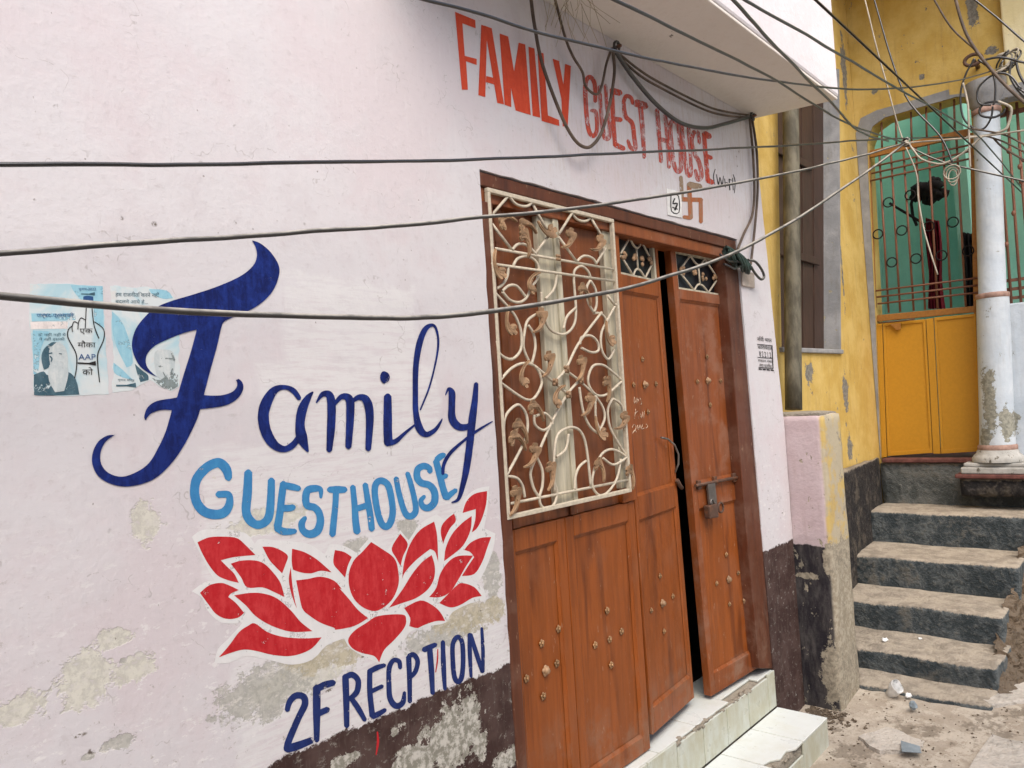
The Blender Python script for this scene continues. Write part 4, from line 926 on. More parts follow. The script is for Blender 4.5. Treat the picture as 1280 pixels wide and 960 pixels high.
for j, (st, cl) in enumerate((([[(135, 265, 22), (130, 140, 26), (95, 92, 26), (66, 140, 26), (68, 280, 26), (85, 450, 26), (115, 508, 26), (145, 470, 24), (140, 345, 24), (105, 330, 20)]], ()),
    ([[(165, 160, 24), (175, 330, 24), (195, 500, 26), (222, 528, 26), (236, 480, 24), (218, 300, 22), (208, 150, 22)]], ()),
    ([[(252, 180, 26), (262, 400, 26), (275, 575, 26)], [(262, 192, 38), (310, 205, 36)], [(266, 387, 28), (315, 395, 28)], [(280, 572, 32), (335, 598, 28)]], ()),
    ([[(400, 280, 20), (385, 238, 24), (352, 228, 24), (336, 280, 24), (350, 370, 26), (395, 420, 26), (410, 520, 26), (418, 595, 26), (385, 590, 24), (365, 540, 18)]], ()),
    ([[(420, 275, 44), (490, 298, 44)], [(452, 290, 30), (468, 450, 28), (480, 660, 22)]], ()),
    ([[(570, 325, 26), (585, 500, 26), (600, 690, 24)], [(630, 360, 24), (645, 550, 24), (655, 730, 22)], [(590, 530, 26), (640, 545, 26)]], ()),
    ([[(690, 398, 26), (722, 450, 26), (735, 600, 26), (740, 735, 26), (715, 758, 26), (688, 700, 26), (672, 560, 26), (664, 440, 26)]], (0,)),
    ([[(745, 430, 22), (760, 600, 24), (783, 765, 26), (808, 778, 24), (808, 650, 22), (792, 450, 22)]], ()),
    ([[(870, 560, 20), (862, 492, 24), (832, 482, 24), (816, 560, 24), (840, 640, 26), (870, 700, 26), (885, 790, 26), (860, 815, 26), (842, 750, 20)]], ()),
    ([[(902, 490, 26), (915, 650, 26), (930, 830, 26)], [(905, 492, 36), (942, 513, 34)], [(918, 647, 24), (953, 664, 24)], [(934, 822, 30), (962, 838, 28)]], ()))):
    letter(top, gh, [[(x, y, w * 1.22) for x, y, w in q] for q in st], M['orange_mid'] if j in (0, 2, 3, 9) else M['orange_faded'], O1, cl)
wif = sign('small_sign', 'small black lettering (Wi-Fi) beside the end of the orange sign', (905, 240))
for st in ([[(982, 742, 5), (970, 790, 7), (978, 850, 4)]], [[(990, 780, 5), (1005, 850, 8), (1015, 800, 5), (1030, 855, 8), (1040, 790, 4)]], [[(1048, 810, 6), (1055, 870, 6)]], [[(1057, 836, 5), (1070, 840, 5)]],
           [[(1080, 812, 8), (1085, 890, 8)], [(1080, 815, 6), (1096, 820, 5)], [(1084, 846, 5), (1098, 851, 5)]], [[(1104, 805, 5), (1109, 890, 6)]], [[(1108, 780, 5), (1122, 830, 7), (1118, 910, 4)]]):
    letter(wif, gh, st, M['black_paint'], O1)
# --- auspicious mark and sticker over the door
z7 = Z(700, 0, 0.3125)
sw = thing('door_charm', 'terracotta swastika symbol painted on the wall above the door head', 'painted symbol', PY((865, 276)) + Vector((0, -.002, 0)))
for q in ([(483, 708, 15), (488, 795, 15)], [(480, 797, 18), (565, 800, 18)], [(562, 802, 16), (563, 888, 16)], [(515, 738, 18), (522, 872, 18)], [(515, 738, 24), (560, 748, 24)], [(522, 872, 16), (494, 868, 14)]):
    letter(sw, z7, [q], M['symbol_grey'] if q[0][1] < 750 and q[1][1] < 800 else M['symbol'], O1 + .00014 * len(sw.children), name='bar')
st = thing('sticker', 'small white sticker with a black line figure beside the terracotta symbol', 'sticker', PY((842, 272)) + Vector((0, -.002, 0)))
MB().poly([WALL.at(z7(p), 0.004) for p in ((424, 755), (482, 768), (485, 872), (428, 860))], WALL.n, thick=0.003).build('paper', M['litter'], st)
mb = MB()
for pl in ([(440, 780, 4), (470, 785, 4), (472, 850, 4), (442, 845, 4), (440, 782, 4)], [(455, 795, 5), (448, 815, 6), (465, 815, 6), (456, 840, 8)], [(446, 830, 4), (466, 838, 4)]): ribbon(mb, pl, z7, WALL, 0.0046 + len(mb.v) * 1e-6, 3)
face_lane(mb.build('print', M['black_paint'], st, fixn=False))
# --- stencilled notice right of the door
nt = thing('stencil_notice', 'black stencilled notice box with small script on the wall right of the door', 'notice', PY((955, 462)) + Vector((0, -.002, 0)))

def text_on(parent, body, zf, box, mat, off, name='lettering', plane=WALL, skew=(0, 0)):
    """set type inside the sighted box (x0, y0, x1, y1)"""
    cu = bpy.data.curves.new(name, 'FONT'); cu.body = body
    to = bpy.data.objects.new(name, cu); COL.objects.link(to)
    bpy.context.view_layer.update()
    dg = bpy.context.evaluated_depsgraph_get(); me = bpy.data.meshes.new_from_object(to.evaluated_get(dg))
    vs = [v.co.copy() for v in me.vertices]; fs = [tuple(p.vertices) for p in me.polygons]
    bpy.data.objects.remove(to); bpy.data.curves.remove(cu); bpy.data.meshes.remove(me)
    if not vs: return None
    x0, x1 = min(v.x for v in vs), max(v.x for v in vs); y0, y1 = min(v.y for v in vs), max(v.y for v in vs)
    a, b, c, d = box; mb = MB()
    def mp(v):
        u = (v.x - x0) / (x1 - x0); w = (y1 - v.y) / (y1 - y0)
        return plane.at(zf((a + (c - a) * u + skew[0] * w, b + (d - b) * w + skew[1] * u)), off)
    mb.add([mp(v) for v in vs], fs)
    return face_lane(mb.build(name, mat, parent, fixn=False), plane.n)
nz_ = Z(900, 280, 0.2083)
for body, bx in (("निजी भवन", (218, 672, 305, 702)), ("किरायेदार", (222, 722, 308, 750)), ("8 2 2 1 2", (232, 762, 302, 795)), ("मकान नंबर", (224, 808, 310, 826)), ("नगर पालिका", (232, 832, 306, 858)), ("----", (228, 866, 318, 874))):
    text_on(nt, body, nz_, bx, M['black_paint'], 0.0024, skew=(4, 8))
for q in ([(222, 722, 4), (310, 730, 4)], [(224, 800, 4), (312, 806, 4)], [(310, 730, 5), (316, 866, 5)], [(230, 860, 4), (316, 868, 4)]): letter(nt, nz_, [q], M['black_paint'], 0.0024, name='rule')
# --- two torn election posters
def poster_mat(name, seed):
    t = NT(name, 0.55, 0.3)
    a = t.noise(7, 4, 0.6, t.vec(1, 1, 1, (seed, 0, seed)), 1.2)
    c = t.mix(t.rmp(a, 0.42, 0.60), (0.66, 0.72, 0.72, 1), (0.44, 0.64, 0.70, 1))
    c = t.mix(t.rmp(t.noise(22, 6, 0.75), 0.55, 0.68, 0, 0.8), c, (0.68, 0.67, 0.64, 1))
    t.color(c); t.bump(t.noise(14, 4), 0.25, 0.004); return t.m
M['paper1'] = poster_mat('printed_poster_paper', 1.0); M['paper2'] = poster_mat('torn_poster_paper', 4.7)
M['pblue'] = paint('poster_blue', (0.27, 0.53, 0.65, 1), (0.36, 0.62, 0.71, 1), 0.44, wn=14); M['pslate'] = paint('poster_slate', (0.05, 0.11, 0.145, 1), (0.10, 0.18, 0.22, 1), 0.40)
M['pnavy'] = paint('poster_navy', (0.03, 0.085, 0.22, 1), None, 0.33); M['ppale'] = paint('poster_pale', (0.50, 0.57, 0.58, 1), (0.66, 0.70, 0.69, 1), 0.36, wn=34); M['ppink'] = paint('poster_pink', (0.66, 0.61, 0.585, 1), None, 0.42)
p1 = Z(30, 345, 0.1615); p2 = Z(130, 350, 0.15625)
def torn(P, a): return jag(P, 40, a)
po = thing('poster', 'pale blue campaign poster with raised finger drawing and bearded man', 'poster', PY((88, 494)) + Vector((0, -.001, 0)))
MB().poly([WALL.at(p1(p), 0.0004) for p in torn([(45, 58), (330, 60), (608, 76), (625, 400), (655, 915), (420, 925), (110, 925), (75, 890), (62, 520), (40, 350)], 6)], WALL.n, thick=0.0003).build('paper', M['paper1'], po)
for P, m_, o, nm in (([(360, 70), (608, 78), (618, 400), (545, 345), (540, 200), (450, 190), (385, 120)], 'pblue', .0006, 'print_patch'), ([(55, 290), (400, 288), (400, 340), (60, 352)], 'pblue', .0006, 'print_patch'),
                     ([(45, 356), (340, 350), (335, 408), (55, 412)], 'ppink', .0006, 'print_patch'),
                     ([(66, 420), (200, 430), (130, 560), (110, 740), (72, 760)], 'pblue', .0006, 'print_patch'),
                     ([(75, 765), (150, 738), (190, 770), (330, 740), (400, 800), (428, 918), (110, 925), (78, 890)], 'pslate', .0007, 'printed_coat'),
                     ([(150, 600), (190, 530), (250, 512), (310, 540), (335, 610), (335, 690), (280, 740), (190, 720), (160, 680)], 'ppale', .0008, 'printed_face'),
                     ([(152, 725), (133, 640), (150, 570), (210, 515), (250, 515), (200, 560), (192, 620), (200, 690), (180, 715)], 'pslate', .0009, 'printed_hair'),
                     ([(195, 690), (330, 672), (342, 760), (310, 890), (240, 900), (200, 830), (185, 760)], 'ppale', .0010, 'printed_beard'),
                     ([(457, 160), (490, 152), (535, 160), (536, 232), (457, 232)], 'pnavy', .0008, 'printed_fingertip')):
    shape(po, p1, P, M[m_], o, nm, per=3)
letter(po, p1, [[(188, 600, 8), (215, 596, 10)], [(200, 622, 10), (214, 640, 12), (208, 662, 8)], [(270, 600, 6), (290, 604, 6)]], M['pslate'], .0011, name='printed_features')
for q in ([(480, 235, 7), (475, 340, 7), (472, 402, 7)], [(523, 235, 7), (540, 380, 8), (577, 482, 9)], [(475, 342, 6), (440, 325, 7), (420, 360, 7), (415, 412, 7)], [(415, 365, 6), (385, 355, 7), (370, 395, 7), (374, 432, 7)],
          [(365, 390, 7), (340, 420, 8), (340, 480, 9), (400, 600, 9), (405, 700, 9), (390, 790, 8)], [(545, 355, 6), (612, 410, 7), (615, 490, 8), (570, 600, 9), (570, 700, 9), (583, 822, 8)]):
    letter(po, p1, [q], M['black_paint'], .0012, name='drawn_line')
for body, bx, m_ in (("एक", (428, 408, 530, 452), 'black_paint'), ("मौका", (413, 500, 552, 552), 'black_paint'), ("AAP", (420, 605, 552, 648), 'pnavy'), ("को", (450, 706, 532, 766), 'black_paint'),
                     ("पार्षद-प्रत्याशी", (95, 283, 382, 330), 'pnavy'), ("दो नहीं नहीं ये", (108, 440, 322, 468), 'pslate'), ("ये नहीं इसकी", (115, 474, 312, 502), 'pslate'), ("चुनाव-2022", (420, 92, 555, 118), 'pnavy')):
    text_on(po, body, p1, bx, M[m_], .0013)
shape(po, p1, [(413, 668), (500, 672), (553, 658), (556, 694), (500, 684), (413, 680)], M['black_paint'], .0013, 'printed_broom'); shape(po, p1, [(440, 135), (500, 137), (545, 126), (548, 152), (500, 145), (440, 142)], M['pslate'], .0013, 'printed_broom')
po = thing('poster', 'torn pale blue poster with a faded face, half under the navy F', 'poster', PY((185, 490)) + Vector((0, -.001, 0)))
MB().poly([WALL.at(p2(p), 0.0004) for p in torn([(48, 48), (300, 55), (500, 82), (560, 140), (600, 300), (605, 560), (600, 850), (540, 890), (440, 850), (370, 800), (270, 850), (220, 885), (70, 902), (72, 500)], 9)], WALL.n, thick=0.0003).build('paper', M['paper2'], po)
for P, m_, o, nm in (([(62, 250), (140, 330), (200, 480), (230, 660), (180, 700), (110, 560), (70, 430)], 'pblue', .0006, 'print_patch'), ([(75, 660), (150, 720), (210, 780), (240, 800), (150, 780), (80, 740)], 'pblue', .0006, 'print_patch'),
                     ([(360, 72), (500, 84), (550, 145), (470, 150), (380, 110)], 'pblue', .0006, 'print_patch'), ([(245, 670), (300, 720), (350, 760), (355, 800), (290, 818), (262, 740)], 'pslate', .0007, 'printed_coat'),
                     ([(400, 600), (430, 560), (520, 560), (560, 600), (560, 720), (520, 800), (440, 790), (405, 700)], 'ppale', .0007, 'printed_face'),
                     ([(380, 780), (450, 800), (530, 740), (590, 760), (590, 850), (520, 885), (440, 840)], 'pgrey', .0008, 'printed_collar')):
    M.setdefault('pgrey', paint('poster_grey', (0.20, 0.24, 0.24, 1), None, 0.5, wn=30))
    shape(po, p2, P, M[m_], o, nm, per=3)
letter(po, p2, [[(425, 632, 10), (470, 628, 12)], [(492, 628, 12), (545, 630, 10)], [(440, 690, 16), (480, 684, 26), (520, 692, 16)], [(540, 590, 14), (560, 640, 16)], [(470, 740, 8), (500, 790, 10)], [(545, 710, 10), (520, 780, 12)]], M['pgrey'], .0010, name='printed_features')
for body, bx in (("हम राजनीति करने नहीं", (90, 92, 440, 138)), ("बदलने आये हैं...", (90, 150, 350, 190)), ("चुनाव चिन्ह", (108, 785, 242, 812))): text_on(po, body, p2, bx, M['pslate'], .0011, skew=(0, 6))
shape(po, p2, [(95, 838), (180, 838), (252, 822), (256, 860), (180, 850), (95, 852)], M['pslate'], .0011, 'printed_broom')

# ================================================================== PIER BESIDE THE DOOR
pier = thing('plaster_pier', 'short pink and black plastered pier projecting beside the stone stairs', 'pier', (4.0, -0.05, 0.05))
mb = MB(); rough_box(mb, 3.874, 4.16, -0.185, 0.19, 0.0, 1.485, 0.03, 0.006, 0.02, 3.0, 5.0); mb.build('pier_body', M['pier'], pier)
mb = MB(); rough_box(mb, 3.885, 4.15, -0.172, 0.19, 1.470, 1.500, 0.03, 0.008, 0.014, 9.0, 7.0); mb.build('pier_cap', M['mortar'], pier)

# ================================================================== YELLOW HOUSE
YX = 6.1; YY = 0.20
SIDE = Plane((0, YY), (1, YY)); FAC = Plane((YX, 0), (YX, 1))
yh = thing('yellow_house', 'yellow plastered house with ochre gate at the top of the steps', 'house', (YX, 0, 0))
wq = [SIDE.at(p) for p in ((964, -60), (1036, -60), (1049, 437), (977, 440))]
wq[0].z = wq[1].z = 3.9
MB().poly([(3.88, YY, -.2), (YX + .2, YY, -.2), (YX + .2, YY, 5.4), (3.76, YY, 5.4)], (0, -1, 0), [[tuple(p) for p in wq]], thick=0.30).build('side_wall', M['yellow'], yh)
# blue-grey plaster lining of the window reveal, shutters, sill
mb = MB(); e = Vector((0, .13, 0)); f_ = Vector((-.004, 0, 0))
mb.hexa([wq[1] + Vector((-.006, -.004, 0)), wq[1] + Vector((-.006, .29, 0)), wq[2] + Vector((-.006, .29, 0)), wq[2] + Vector((-.006, -.004, 0))], (.004, 0, 0))
win2 = mb.build('window_reveal', M['bluegrey'], yh)
mb = MB(); mb.hexa([p + Vector((0, .10, 0)) for p in wq], (0, .03, 0)); sh = mb.build('shutter', M['shutter'], yh)
w0, w1 = wq[3], wq[2]
for i in range(1, 5):
    t = i / 5; a = wq[0].lerp(wq[1], t) + Vector((0, .094, 0)); b = wq[3].lerp(wq[2], t) + Vector((0, .094, 0))
    MB().hexa([a, a + Vector((.016, 0, 0)), b + Vector((.016, 0, 0)), b], (0, .008, 0)).build('batten', M['shutter'], sh)
for zz in (2.45, 3.1):
    MB().box(wq[3].x + .02, wq[2].x - .02, YY + .078, YY + .0935, zz, zz + .05).build('shutter_rail', M['shutter'], sh, bevel=.004)
MB().box(wq[3].x - .03, wq[2].x + .03, YY - .02, YY + .10, wq[2].z - .03, wq[2].z - .001).build('window_sill', M['bluegrey'], yh, bevel=.006)
mb = MB(); a, b = wq[1] + Vector((0.002, -.008, 0)), wq[2] + Vector((0.002, -.008, 0))
MB().hexa([a, a + Vector((.012, 0, 0)), b + Vector((.012, 0, 0)), b], (0, .0075, 0)).build('peeled_edge', M['bluegrey'], yh)
# facade with the arched gateway
gate_open = [(1101, 573), (1094, 395), (1085, 215), (1084, 178), (1091, 158), (1106, 147), (1140, 137), (1196, 121), (1212, 122), (1216, 170), (1224, 380), (1228, 573)]
outer = [FAC.at(p) for p in gate_open]
base_z = 1.075
MB().poly([(YX, YY - .001, base_z), (YX, YY - .001, 5.4), (YX, -3.5, 5.4), (YX, -3.5, 3.43), (YX, FAC.at((1236, 118)).y, 3.43)] + [tuple(p) for p in reversed(outer)], (-1, 0, 0), thick=0.18).build('facade_wall', M['yellow'], yh)
# grey plaster band round the opening
def band(o, k):
    c = FAC.at((1155, 340)); return o
ob = [(1090, 573), (1083, 395), (1068, 205), (1066, 168), (1076, 148), (1096, 138), (1140, 126), (1186, 112), (1187, 119), (1212, 116)]
ib = [(1101, 573), (1094, 395), (1085, 215), (1084, 178), (1091, 158), (1106, 147), (1140, 137), (1196, 121), (1212, 122)]
lim = lambda p: Vector((p.x, min(p.y, YY - .004), p.z))
mb = MB(); mb.poly([lim(FAC.at(p, .006)) for p in ob] + [lim(FAC.at(p, .006)) for p in ib[::-1]], FAC.n, thick=.012); mb.build('arch_band', M['bluegrey'], yh)
# pale pilaster and lintel above the column
q = [FAC.at(p, .02) for p in ((1248, -40), (1250, 108))]
MB().box(YX - .06, YX - .002, -1.6, q[0].y, 3.52, 5.3).build('pilaster', M['cream'], yh, bevel=.01)
q = [FAC.at(p, .03) for p in ((1213, 116), (1262, 104))]
MB().box(YX - .12, YX - .001, -3.4, q[0].y, 3.43, 3.515).build('lintel', M['bluegrey'], yh, bevel=.01)
MB().box(5.5, YX - .001, -3.4, YY - .002, 4.62, 4.75).build('shade_slab', M['yellow'], yh, bevel=.01)  # unseen overhang above the view, added to shade the upper facade
# base, landing and plinth
mb = MB(); rough_box(mb, YX - .05, YX + .3, -3.5, YY - .01, -.1, 1.045, .05, .008, .01, 1.0, 5.0); mb.build('base_wall', M['topriser'], yh)
mb = MB(); rough_box(mb, 4.24, YX - .06, 0.06, YY - .003, 0.0, 1.085, .035, .012, .02, 2.0, 5.0)
for v in mb.v:      # the face closes on the wall towards the gate
    k = (YY - .003 - v.y) / (YY - .063); v.y = YY - .003 - k * max(.012, .137 - .082 * (v.x - 4.5))
mb.build('base_wall', M['base'], yh)
MB().box(YX - .075, YX + .9, -1.8, YY - .03, 1.046, base_z).build('red_sill', M['redsill'], yh, bevel=.006)
mb = MB(); py0 = FAC.at((1208, 600)).y
rough_box(mb, YX - .22, YX - .055, -3.4, py0, .835, .955, .04, .004, .012, 5.0); mb.build('plinth', M['base'], yh)
MB().box(YX - .245, YX - .06, -3.4, py0 + .02, .957, .985).build('plinth_edge', M['redsill'], yh, bevel=.008)
MB().box(YX - .235, YX - .076, -3.4, py0 - .015, .986, 1.030).box(YX - .215, YX - .077, -3.4, py0 - .03, 1.0305, 1.057).build('plinth_moulding', M['dirtywhite'], yh, bevel=.010, seg=3)

# column: turned profile, slightly out of plumb as it stands
ca = FAC.at((1251, 574), .10); ca.z = 1.058; cb = FAC.at((1236, 128), .10)
def lathe(prof, n=24):
    vs = []; fs = []
    for r, t in prof:
        c = ca.lerp(cb, t)
        for i in range(n): vs.append(c + Vector((math.cos(2 * math.pi * i / n) * r, math.sin(2 * math.pi * i / n) * r, 0)))
    for j in range(len(prof) - 1):
        for i in range(n): fs.append((j * n + i, j * n + (i + 1) % n, (j + 1) * n + (i + 1) % n, (j + 1) * n + i))
    return MB().add(vs, fs, True)
col = lathe([(.106, .045), (.102, .1), (.099, .25), (.097, .4), (.095, .448), (.095, .452), (.081, .462), (.080, .6), (.078, .8), (.077, .97), (.077, 1.0)]).build('column', M['whitewash'], yh)
lathe([(.150, .001), (.152, .010), (.140, .018), (.124, .024), (.122, .030), (.108, .038), (.108, .048)]).build('column_base', M['dirtywhite'], col)
lathe([(.107, .030), (.116, .034), (.116, .044), (.107, .048)]).build('column_ring', M['terracotta'], col)
lathe([(.09, .447), (.099, .450), (.100, .457), (.098, .462), (.08, .464)]).build('column_ring', M['terracotta'], col)
lathe([(.078, .972), (.092, .98), (.094, .992), (.105, 1.0), (.118, 1.02), (.12, 1.045)]).build('column_capital', M['bluegrey'], col)
lathe([(.079, .955), (.088, .958), (.088, .968), (.079, .971)]).build('column_ring', M['terracotta'], col)
# low white wall and barred opening right of the column
wy = FAC.at((1258, 460)).y
MB().box(YX - .03, YX + .12, -3.4, wy, 1.061, 2.10).build('low_wall', M['whitewash'], yh, bevel=.01)
mb = MB(); by0 = FAC.at((1252, 250)).y
gr = MB().box(YX + .03, YX + .05, -2.2, by0 + .02, 3.36, 3.39).build('veranda_grille', M['brickbar'], yh)
for zz in (2.13, 2.19, 2.25): MB().box(YX + .0315, YX + .05, -2.2, by0 + .02, zz, zz + .02).build('grille_rail', M['brickbar'], gr)
for i in range(26):
    y = by0 - .005 - i * .055
    MB().tube([(YX + .022, y, 2.10), (YX + .022, y - .01, 3.43)], .009, 6).build('grille_bar', M['brickbar'], gr)
    for zz in (2.5 + .2 * (i % 3), 3.0 + .12 * (i % 2)):
        if i < 10: MB().sphere((YX + .018, y, zz), .016, 6, 4, (1, 1, 1.3)).build('bar_knob', M['brickbar'], gr)
# gate: frame, bars, rings, ochre leaves
GT = Plane((YX + .03, 0), (YX + .03, 1)); zg = Z(1070, 150, 0.2605)
def gq(mb, pts, off=0.0, th=.03): mb.hexa([GT.at(p, off) for p in pts], -GT.n * th)
mb = MB(); gq(mb, [(1078, 199), (1087, 197), (1103, 572), (1095, 572)]); gq(mb, [(1212, 166), (1219, 165), (1229, 572), (1221, 572)]); gq(mb, [(1087, 188), (1212, 160), (1212, 169), (1087, 197)]); gq(mb, [(1096, 394), (1221, 382), (1221, 390), (1096, 402)])
gate = mb.build('gate_frame', M['orangewood'], yh, bevel=.003)
for a, b in (((110, 170), (155, 925)), ((165, 150), (210, 920)), ((225, 140), (275, 915)), ((285, 125), (330, 910)), ((345, 110), (390, 905)), ((415, 95), (455, 900)), ((480, 85), (525, 892))):
    MB().tube([GT.at(zg(a), -.012), GT.at(zg(b), -.012)], .0075, 6).build('gate_bar', M['brickbar'], gate)
for a, b in (((95, 820), (585, 758)), ((100, 850), (585, 793)), ((105, 882), (585, 828)), ((75, 225), (545, 120)), ((75, 257), (548, 150)), ((70, 292), (550, 185))):
    MB().tube([GT.at(zg(a), .002), GT.at(zg(b), .002)], .007, 6).build('gate_rail', M['brickbar'], gate)
for x, y in ((105, 548), (155, 395), (220, 530), (172, 683), (288, 665), (350, 510), (465, 490), (410, 650), (538, 628), (260, 360)):
    c = GT.at(zg((x, y)), .0)
    MB().tube([c + Vector((0, math.cos(a) * .034, math.sin(a) * .034)) for a in frange(0, 2 * math.pi * 15 / 16, 2 * math.pi / 16)], .005, 5, closed=True).build('gate_ring', M['darkcloth'], gate)
for x0, y0, y1 in ((1101, 155, 184), (1119, 150, 180), (1138, 146, 176), (1157, 140, 172), (1175, 134, 168), (1192, 128, 164)):
    MB().tube([GT.at((x0, y0 - 8), -.012), GT.at((x0 + 1, y1), -.012)], .007, 6).build('fanlight_bar', M['brickbar'], gate)
for q, nm in (([(1104, 404), (1157, 399), (1166, 566), (1110, 570)], 'gate_leaf'), ([(1168, 397), (1220, 392), (1227, 564), (1177, 567)], 'gate_leaf'), ([(1158, 398.8), (1167, 397.6), (1176, 567), (1167, 567)], 'gate_stile')):
    mb = MB(); gq(mb, q, .004 if nm == 'gate_leaf' else .012, .02); lf = mb.build(nm, M['ochre'], gate, bevel=.003)
    if nm == 'gate_leaf':
        mb = MB(); i_ = [(q[0][0] + 3, q[0][1] + 4), (q[1][0] - 3, q[1][1] + 4), (q[2][0] - 3, q[2][1] - 5), (q[3][0] + 3, q[3][1] - 5)]
        for k in range(4):
            a, b, c, d = q[k], q[(k + 1) % 4], i_[(k + 1) % 4], i_[k]
            mb.hexa([GT.at(p, .012) for p in (a, b, c, d)], -GT.n * .0075)
        mb.build('leaf_edging', M['ochre'], lf, bevel=.002)
mb = MB(); gq(mb, [(1096, 405), (1103, 404.5), (1109, 571), (1103, 572)], .010, .02); mb.build('gate_stile', M['ochre'], gate, bevel=.002)
mb = MB(); gq(mb, [(1113, 405), (1127, 404), (1127, 412), (1122, 413), (1122, 418), (1114, 418)][:4], .03, .016); mb.build('latch_plate', M['orangewood'], gate, bevel=.002)
MB().tube([GT.at(p, .03) for p in ((1100, 404), (1112, 403), (1132, 401), (1145, 399))], .006, 6).build('latch_bolt', M['rustiron'], gate)
# teal veranda seen through the bars
mb = MB(); mb.box(7.35, 7.45, -3.4, 1.0, 1.0, 4.4); mb.build('back_wall', M['teal'], yh)
MB().box(YX + .32, 7.349, .42, .5, 1.0, 4.4).build('veranda_wall', M['teal'], yh)
vy = PX((1207, 300), 7.35).y
MB().box(7.05, 7.349, vy - .1, vy, 1.0, 4.4).build('veranda_wall', M['teal'], yh)
MB().box(YX + .181, 6.62, -1.26, .41, 3.68, 3.80).build('veranda_ceiling', M['teal'], yh)
MB().box(YX + .301, 7.349, -3.4, .41, .95, 1.05).build('veranda_floor', M['mortar'], yh)
def drape(name, label, top_px, bot_px, X, mat, folds=5, cat='cloth'):
    """hanging cloth: pleated sheet with thickness"""
    a, b = PX(top_px[0], X), PX(top_px[1], X); c, d = PX(bot_px[0], X), PX(bot_px[1], X)
    n, m_ = 28, 12; vs = []; fs = []
    for s_ in (0, 1):
        for j in range(m_ + 1):
            v = j / m_
            for i in range(n + 1):
                u = i / n; p = a.lerp(b, u).lerp(c.lerp(d, u), v)
                vs.append(p + Vector((.03 * math.sin(u * folds * 6.28 + v * 1.5) + s_ * .006, .008 * math.sin(v * 7 + u * 3), 0)))
    w = n + 1; o = w * (m_ + 1)
    for j in range(m_):
        for i in range(n):
            q = (j * w + i, j * w + i + 1, (j + 1) * w + i + 1, (j + 1) * w + i); fs += [q, tuple(o + k for k in q[::-1])]
    mb = MB().add(vs, fs, True); mb2 = mb.build(name, mat); return tag(mb2, label, cat)
drape('hanging_cloth', 'dark red cloth hanging behind the middle of the gate bars', ((1157, 272), (1174, 276)), ((1160, 386), (1180, 386)), 7.0, M['redcloth'])
drape('hanging_cloth', 'dark maroon cloth hanging at the right edge of the gate', ((1203, 290), (1218, 292)), ((1206, 386), (1222, 384)), 7.0, M['darkcloth'], 3)
mb = MB()
for (x, y, r) in ((1150, 238, 11), (1160, 240, 12), (1168, 232, 9), (1169, 226, 6), (1172, 245, 8), (1180, 241, 5), (1163, 250, 8), (1145, 246, 7)):
    c = PX((x, y), 6.95); mb.sphere(c, r * .0062, 8, 6, (1, 1.1, .9))
mb.v = [v + mnoise.noise_vector(v * 22) * .028 + mnoise.noise_vector(v * 55) * .012 for v in mb.v]
mb.tube([PX(p, 6.95) for p in ((1143, 240), (1139, 255), (1141, 270), (1146, 282))], .012); mb.tube([PX(p, 6.95) for p in ((1172, 245), (1182, 242), (1187, 238))], [.02, .012, .006])
tag(mb.build('hanging_bundle', M['darkcloth']), 'black cloth bundle hung on the teal wall behind the bars', 'bundle')
MB_ = MB().tube([PX(p, 6.6) for p in ((1112, 254), (1132, 266), (1154, 279))], .010)
tag(MB_.build('bracket_arm', M['darkcloth']), 'dark slanting rod crossing the teal wall behind the gate', 'rod')

# drain pipe in the corner
pa, pb = PY((992, 512), .10), PY((988, 100), .10)
dp = thing('drain_pipe', 'grey green drain pipe running down in front of the brown shutters', 'pipe', pa)
MB().tube([pa + (pb - pa) * t for t in frange(0, 1.5, .1)], .046, 14).build('pipe_length', M['pipe'], dp)
for t in (.98,):
    c = pa + (pb - pa) * t; MB().tube([c, c + (pb - pa).normalized() * .06], .054, 14).build('pipe_collar', M['pipe'], dp)

# ================================================================== STONE STAIRS
stairs = thing('stone_stairs', 'worn dark stone stairs with dusty treads climbing to the ochre gate', 'stairs', (5.0, -.35, .05))
x = YX - .05; z = None; lev = []
for i, (nose, base) in enumerate((((1150, 574), (1150, 630)), ((1150, 641), (1150, 681)), ((1150, 700), (1150, 737)), ((1150, 759), (1150, 793)), ((1150, 822), (1150, 847)), ((1150, 866), (1150, 875)))):
    if i: x = PZ(nose, z).x
    lev.append((x, PX(nose, x).z)); z = PX(base, x).z
right_px = [None, (1290, 652), (1272, 704), (1253, 766), (1246, 829), (1238, 872)]
for i in range(1, 6):
    xf, zt = lev[i]; xb_ = lev[i - 1][0]
    zl = lev[i + 1][1] if i < 5 else 0.0
    yr = PX(right_px[i], xf).y
    mb = MB(); rough_box(mb, xf, xb_ + .04, yr, YY - .004, zl - .05, zt, .024, .0065 + .0012 * i, .016, i * 7.7, 4.0)
    mb.build('step', M['step'], stairs)
